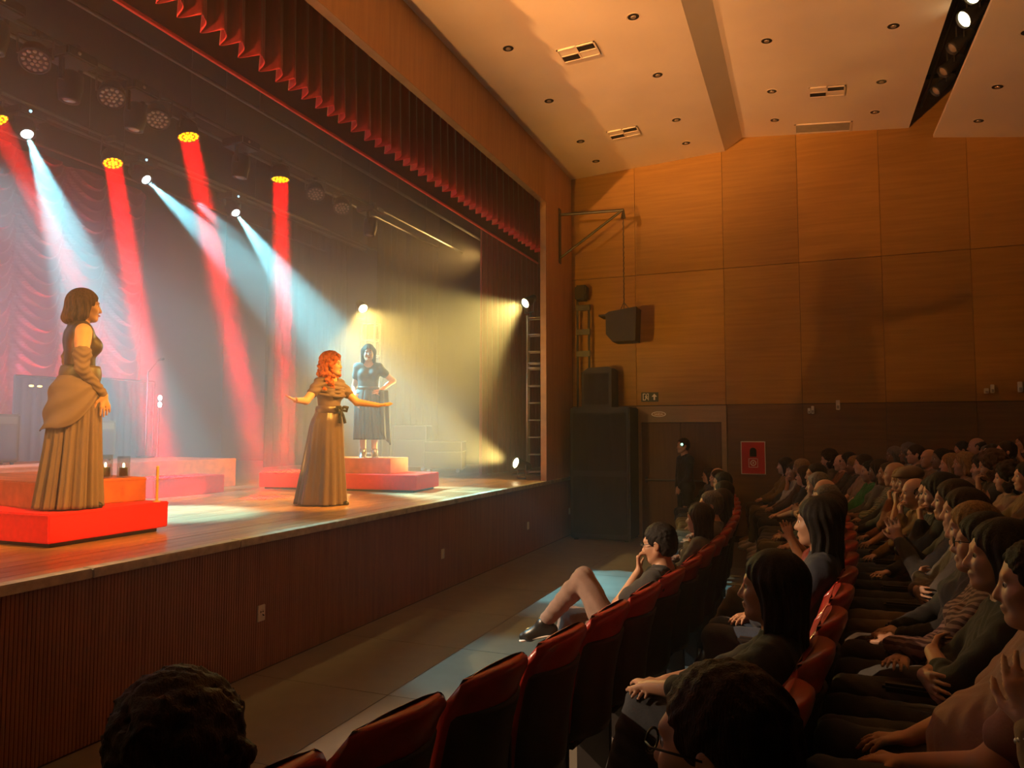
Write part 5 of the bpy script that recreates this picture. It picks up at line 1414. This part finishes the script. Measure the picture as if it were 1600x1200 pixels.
# ---------------------------------------------------------------- seated poses
def seated(kind):
    hip = (0.0, 0, 0.535); neck = (0.135, 0, 1.045)
    knees = [(-0.44, -0.13, 0.545), (-0.44, 0.13, 0.545)]; ankles = [(-0.40, -0.13, 0.085), (-0.42, 0.13, 0.085)]
    hands = [(-0.23, -0.03, 0.655), (-0.25, 0.045, 0.670)]; pole = [(0.5, -0.9, -0.2), (0.5, 0.9, -0.2)]
    hd = [(-0.6, 0.8, -0.05), (-0.6, -0.8, -0.05)]; hn = [(0.1, 0, -1), (0.1, 0, -1)]; curl = (0.55, 0.5); head = (R(-6), R(2), 0); kw = {}
    if kind == 'folded':
        hands = [(-0.12, 0.10, 0.835), (-0.145, -0.10, 0.800)]; pole = [(0, -1, -0.5), (0, 1, -0.5)]; hd = [(0.25, 1, 0.1), (0.25, -1, 0.02)]; hn = [(1, -0.2, 0), (1, 0.2, 0)]; head = (R(6), R(-1), 0)
    elif kind == 'chin':
        hands = [(-0.045, -0.050, 1.015), (-0.25, 0.03, 0.66)]; pole = [(-0.3, -0.35, -1), (0.5, 0.9, -0.2)]; hd = [(-0.15, 0.25, 1), (-0.6, -0.8, 0)]; hn = [(0.9, 0.3, 0.1), (0.1, 0, -1)]; curl = (1.25, 0.5); head = (R(2), R(5), R(4)); neck = (0.10, 0, 1.035)
    elif kind == 'crossed':
        knees = [(-0.42, 0.02, 0.685), (-0.44, 0.12, 0.545)]; ankles = [(-0.63, 0.12, 0.32), (-0.42, 0.12, 0.085)]; hands = [(-0.29, -0.02, 0.745), (-0.27, 0.07, 0.745)]; head = (R(-4), R(0), 0); kw['toes'] = ((-0.75, 0.1, -0.6), (-1, 0.1, -0.02))
    elif kind == 'clap':
        hands = [(-0.19, -0.03, 0.965), (-0.19, 0.045, 0.965)]; pole = [(0.1, -0.6, -1), (0.1, 0.6, -1)]; hd = [(-0.35, 0.25, 1), (-0.35, -0.25, 1)]; hn = [(0, 1, 0), (0, -1, 0)]; curl = (0.25, 0.3); head = (R(4), R(-2), 0)
    elif kind == 'slouch':
        hip = (-0.06, 0, 0.52); neck = (0.13, 0, 0.985); knees = [(-0.47, -0.17, 0.55), (-0.47, 0.16, 0.55)]; ankles = [(-0.52, -0.18, 0.085), (-0.52, 0.17, 0.085)]; hands = [(-0.25, -0.10, 0.63), (-0.25, 0.10, 0.63)]; hd = [(-1, 0.3, -0.1), (-1, -0.3, -0.1)]; head = (R(-2), R(4), R(-3)); kw['heavy'] = 1.12
    elif kind == 'stretch':
        # slouched low with one leg thrown up over the other, hand at the mouth
        hip = (-0.13, 0, 0.52); neck = (0.17, 0, 0.985); knees = [(-0.40, 0.03, 0.90), (-0.55, 0.14, 0.60)]; ankles = [(-0.67, -0.02, 0.57), (-0.66, 0.16, 0.16)]
        hands = [(0.02, -0.055, 0.985), (-0.24, 0.10, 0.68)]; pole = [(-0.5, -0.5, -1), (0.5, 0.9, -0.2)]; hd = [(-0.2, 0.35, 1), (-0.9, -0.4, -0.1)]; hn = [(0.9, 0.2, -0.1), (0.1, 0, -1)]; curl = (1.1, 0.5); head = (R(-2), R(8), 0); kw['toes'] = ((-0.95, -0.05, -0.25), (-1, 0, -0.1))
    elif kind == 'forward':
        neck = (-0.06, 0, 1.03); hands = [(-0.38, -0.04, 0.66), (-0.38, 0.05, 0.67)]; head = (R(0), R(-6), 0)
    elif kind == 'wave':
        hands = [(-0.16, -0.16, 1.06), (-0.25, 0.03, 0.66)]; pole = [(-0.1, -0.5, -1), (0.5, 0.9, -0.2)]; hd = [(-0.15, 0.2, 1), (-0.6, -0.8, 0)]; hn = [(0.3, 1, 0), (0.1, 0, -1)]; curl = (0.6, 0.5)
    elif kind == 'woman':
        kw['bust'] = 0.95; kw['shoulder'] = 0.158; kw['heavy'] = 0.92; neck = (0.125, 0, 1.015); knees = [(-0.43, -0.085, 0.55), (-0.43, 0.085, 0.55)]; ankles = [(-0.38, -0.09, 0.085), (-0.40, 0.07, 0.085)]; head = (R(-5), R(1), 0)
    elif kind == 'woman_crossed':
        kw['bust'] = 0.95; kw['shoulder'] = 0.158; kw['heavy'] = 0.92; neck = (0.12, 0, 1.015); knees = [(-0.41, 0.03, 0.675), (-0.43, 0.08, 0.545)]; ankles = [(-0.58, 0.14, 0.30), (-0.40, 0.09, 0.085)]; hands = [(-0.36, -0.03, 0.775), (-0.33, 0.07, 0.77)]; kw['toes'] = ((-0.8, 0.1, -0.6), (-1, 0.1, -0.02)); head = (R(4), R(0), 0)
    elif kind == 'woman_arms':
        kw['bust'] = 0.95; kw['shoulder'] = 0.158; kw['heavy'] = 0.92; neck = (0.12, 0, 1.015); hands = [(-0.27, 0.02, 0.73), (-0.22, -0.04, 0.70)]; hd = [(-0.3, 0.9, 0.2), (-0.2, -1, 0.1)]; head = (R(0), R(-3), R(-3))
    return Pose(hip, neck, knees, ankles, hands, pole, hd, hn, curl, head, (-0.035, 0, 0.175), **kw)
PR = {}
def proto(kind, h=0.0105):
    if (kind, h) not in PR: PR[(kind, h)] = Proto(seated(kind), h)
    return PR[(kind, h)]
POSEW = {'lap': 'hands in lap', 'folded': 'arms folded', 'chin': 'hand at chin', 'crossed': 'legs crossed', 'clap': 'hands raised', 'slouch': 'slouched back', 'stretch': 'leg thrown over', 'forward': 'leaning forward', 'wave': 'one hand raised',
         'woman': 'hands in lap', 'woman_crossed': 'legs crossed', 'woman_arms': 'arms held close'}
HAIRW = {'hair_black': 'black', 'hair_brown': 'dark brown', 'hair_chestnut': 'brown', 'hair_red': 'red', 'hair_blonde': 'blonde', 'hair_grey': 'grey'}
STYLEW = {'short': 'short %s hair', 'receding': 'receding %s hair', 'bob': '%s bobbed hair', 'long': 'long %s hair', 'straight': 'straight %s hair', 'bun': '%s hair in a bun', 'curly': '%s curls', None: 'bald head'}
def sit(r, i, kind, style, hc, skin, top, tk, legs, glasses=False, h=0.0105, scale=1.0, shoecol='leather_shoe', cap=None, dx=0.0, label=None, dr=0.0, dz=0.0, dy=0.0, hscale=1.0, soles=False):
    x, y, a = seat_at(r, i)
    hw = 'a flat cap' if cap else STYLEW[style] % HAIRW[hc] if style else 'a bald head'
    lab = label or '%s, %s top, %s, %s row, %s from near end' % (hw.replace('dark brown', 'brown'), top, POSEW[kind], ROWN[r], ORD[i])
    return person(proto(kind, h), (x + dx, y + dy, ROWZ[r] + dz), a + dr, lab, style, hc, skin, top, tk, legs, 'audience', scale, glasses, shoecol, cap, 0.007 if h < 0.009 else 0.0085, hscale, soles)

# people who show large in the picture
NH = 0.0075
sit(0, 0, 'lap', 'curly', 'hair_brown', 'skin2', 'black', 'long', 'navy', h=NH, label='curly dark haired head seen from behind, nearest the camera in the front row', dx=0.20, dy=0.27, dz=-0.10, dr=R(-6), hscale=1.25)
sit(0, 7, 'stretch', 'short', 'hair_black', 'skin2', 'charcoal', 'short', 'dusty rose', h=NH, label='front row person slouched with leg thrown up, hand at mouth, pale soled shoes', glasses=True, soles=True)
sit(1, 1, 'lap', 'short', 'hair_brown', 'skin', 'black', 'long', 'black', True, NH, label='dark silhouetted head with glasses, nearest the camera in the second row', scale=1.02, dx=0.22)
sit(1, 4, 'woman_crossed', 'long', 'hair_black', 'skin', 'black', 'mid', 'grey denim', False, NH, label='black haired person in black with grey jeans, legs crossed, hands clasped, second row')
sit(1, 7, 'woman', 'long', 'hair_black', 'skin2', 'navy', 'long', 'denim', False, NH, label='long black hair, navy jacket and blue jeans, second row beside the tall red seat backs', scale=1.05)
sit(1, 8, 'crossed', 'short', 'hair_brown', 'skin2', 'rust', 'long', 'khaki', False, 0.009, label='rust top and khaki trousers, second row, just past the blue jeans')
sit(1, 9, 'woman_arms', 'long', 'hair_brown', 'skin', 'red', 'long', 'black', False, 0.009, label='dark haired person in a red top, second row, behind the rust top')
sit(2, 0, 'wave', 'short', 'hair_black', 'skin', 'tan', 'long', 'mustard', False, NH, label='tan clothes and raised hand with a pale bracelet, nearest in the third row', dx=0.24, dz=-0.03)
sit(2, 1, 'slouch', 'short', 'hair_black', 'skin', 'pink', 'short', 'grey denim', False, NH, label='short dark hair, pink t-shirt and jeans, third row, right beside tan clothes', dx=0.06, dz=0.06)
sit(2, 2, 'folded', 'bob', 'hair_black', 'skin', 'black', 'mid', 'charcoal', False, NH, label='dark bobbed hair, black clothes with bare forearms, third row, past the pink shirt')
sit(2, 3, 'woman_arms', 'long', 'hair_black', 'skin', 'plaid', 'long', 'grey', True, NH, label='black haired person with glasses in a striped shawl, third row')
sit(2, 4, 'woman', 'bob', 'hair_blonde', 'skin', 'black', 'long', 'brown', False, NH, label='blonde person in black beside the striped shawl, third row')
sit(2, 5, 'folded', 'straight', 'hair_brown', 'skin', 'grey', 'long', 'tan', False, 0.009, label='straight brown hair and grey coat, third row, behind the blonde person')

# the rest of the audience
rn = random.Random(23)
tops = ['black', 'charcoal', 'grey', 'navy', 'white', 'brown', 'tan', 'tweed', 'rust', 'dusty rose', 'mustard', 'black', 'charcoal']
fixed = {
    (0, 10): ('woman', 'long', 'hair_brown', 'skin', 'grey'), (0, 11): ('folded', 'short', 'hair_grey', 'skin', 'grey'), (0, 12): ('woman', 'bob', 'hair_black', 'skin', 'black'), (0, 13): ('woman_arms', 'straight', 'hair_brown', 'skin', 'charcoal'),
    (0, 15): ('woman', 'long', 'hair_black', 'skin', 'tan'), (0, 16): ('lap', 'short', 'hair_black', 'skin2', 'black'), (0, 18): ('folded', 'bob', 'hair_black', 'skin', 'rust'), (0, 20): ('lap', 'receding', 'hair_brown', 'skin', 'black'),
    (2, 6): ('clap', 'long', 'hair_brown', 'skin', 'charcoal'), (2, 7): ('chin', 'straight', 'hair_black', 'skin', 'black'), (2, 8): ('folded', 'short', 'hair_black', 'skin', 'black'), (2, 9): ('chin', 'receding', 'hair_brown', 'skin', 'mustard'),
    (2, 10): ('chin', None, 'hair_black', 'skin2', 'black'), (2, 12): ('lap', 'receding', 'hair_grey', 'skin2', 'charcoal'), (2, 15): ('slouch', 'short', 'hair_black', 'skin2', 'green'),
    (1, 10): ('clap', 'short', 'hair_brown', 'skin2', 'rust'), (1, 12): ('slouch', 'short', 'hair_grey', 'skin2', 'black'), (1, 13): ('lap', 'receding', 'hair_grey', 'skin', 'grey'),
}
empty = {(0, 14), (0, 17), (0, 21), (1, 0), (1, 11), (1, 17)}
done = {(0, 0), (0, 7), (1, 1), (1, 4), (1, 7), (1, 8), (1, 9), (2, 0), (2, 1), (2, 2), (2, 3), (2, 4), (2, 5)}
empty |= {(0, k) for k in (1, 2, 3, 4, 5, 6, 8, 9)} | {(1, 2), (1, 3), (1, 5), (1, 6)}
last = None
for (r, i) in sorted(SEATS):
    if (r, i) in done or (r, i) in empty: continue
    if (r, i) in fixed: kind, style, hc, skin, top = fixed[(r, i)]
    else:
        if rn.random() < 0.05: continue
        w = rn.random() < 0.55
        kind = rn.choice(['woman', 'woman', 'woman_crossed', 'woman_arms', 'folded', 'chin', 'clap'] if w else ['lap', 'folded', 'chin', 'crossed', 'slouch', 'lap', 'forward'])
        style = rn.choice(['long', 'bob', 'straight', 'bun', 'long', 'curly'] if w else ['short', 'receding', 'short', 'short', 'short', 'short', 'receding', None])
        hc = rn.choice(['hair_black', 'hair_brown', 'hair_brown', 'hair_black', 'hair_black', 'hair_chestnut', 'hair_brown', 'hair_grey', 'hair_blonde'])
        skin = rn.choice(['skin', 'skin', 'skin2', 'skin2', 'skin3'])
        top = rn.choice([c for c in tops if c != last])
    last = top
    cap = 'tan' if (r, i) == (2, 10) else None
    g = (r, i) in ((2, 8), (1, 13)) or rn.random() < 0.18
    sit(r, i, kind, style, hc, skin, top, rn.choice(['long', 'long', 'mid', 'short']), rn.choice(['black', 'charcoal', 'denim', 'brown', 'khaki', 'navy', 'grey denim']), g, 0.0105, rn.uniform(0.96, 1.03), rn.choice(['leather_shoe', 'leather_shoe', 'sandal', 'pale_sole']), cap, rn.uniform(-0.03, 0.02), None, R(rn.uniform(-9, 5)))

# small things held or worn by the people who show large
b = thing('bracelet', 'pale bead bracelet on the raised wrist in the third row', 'bracelet')
pw_ = [o for o in bpy.data.objects if o.get('label', '').startswith('tan clothes and raised')][0]
bpy.context.view_layer.update()
q = proto('wave', NH).pose
bc = pw_.matrix_world @ Vector(q.hands[0] + unit(q.el[0] - q.hands[0]) * 0.02)
ax = (pw_.matrix_world.to_3x3() @ Vector(q.hands[0] - q.el[0])).normalized()
b.location = bc; b.rotation_euler = ax.to_track_quat('Z', 'Y').to_euler()
for k in range(14):
    a = 2 * PI * k / 14
    MB().sphere((0.036 * math.cos(a), 0.036 * math.sin(a), 0), 0.0075, 8, 6).build('bead', M['alu'], b, True)
# usher standing at the door
pu = Pose((0, 0, 0.95), (0.0, 0, 1.45), [(-0.02, -0.10, 0.5), (-0.02, 0.10, 0.5)], [(0.02, -0.10, 0.085), (0.02, 0.10, 0.085)], [(-0.12, -0.03, 0.93), (-0.13, 0.04, 0.94)], [(0.5, -1, 0), (0.5, 1, 0)], [(-0.3, 0.8, -0.6), (-0.3, -0.8, -0.6)], [(1, 0, -0.2), (1, 0, -0.2)], (0.5, 0.5))
PU = Proto(pu, 0.0095)
u = person(PU, (-1.93, 12.78, 0.0), R(35), 'usher in black standing before the door with a small green light', 'short', 'hair_black', 'skin2', 'black', 'long', 'black')
g = thing('green_light', 'tiny green light worn at the head of the usher by the door', 'lamp')
g.location = u.matrix_world @ Vector(pu.head) if False else (-1.96, 12.66, 1.66)
MB().sphere((0, 0, 0), 0.022, 10, 8).build('bulb', M['greenlens'], g, True)
MB().bbox((-0.03, 0.0, -0.02), (0.03, 0.03, 0.02), 0.008).build('holder', M['black'], g)

# ---------------------------------------------------------------- haze in the air
def haze(name, a, b, dens, aniso, label):
    m = bpy.data.materials.new(name); m.use_nodes = True
    nt = m.node_tree; nt.nodes.remove(nt.nodes['Principled BSDF'])
    vs = nt.nodes.new('ShaderNodeVolumeScatter')
    vs.inputs['Density'].default_value = dens; vs.inputs['Anisotropy'].default_value = aniso
    nt.links.new(vs.outputs[0], nt.nodes['Material Output'].inputs['Volume'])
    m.cycles.homogeneous_volume = True
    m.cycles.volume_sampling = 'MULTIPLE_IMPORTANCE'
    return tag(MB().box(a, b).build(name, m), label, None, None, 'stuff')
haze('stage_haze', (-15.9, YN - 0.9, S + 0.002), (-4.16, 16.9, 6.02), 0.055, 0.35, 'thick theatrical haze lying over the stage')
haze('top_haze', (-15.9, YN - 0.9, 6.02), (-4.16, 16.9, 9.3), 0.010, 0.35, 'thin haze among the lighting pipes')
haze('house_haze', (-4.04, YN, 0.002), (7.4, WY - 0.04, 6.04), 0.0045, 0.35, 'thin haze hanging in front of the stage')
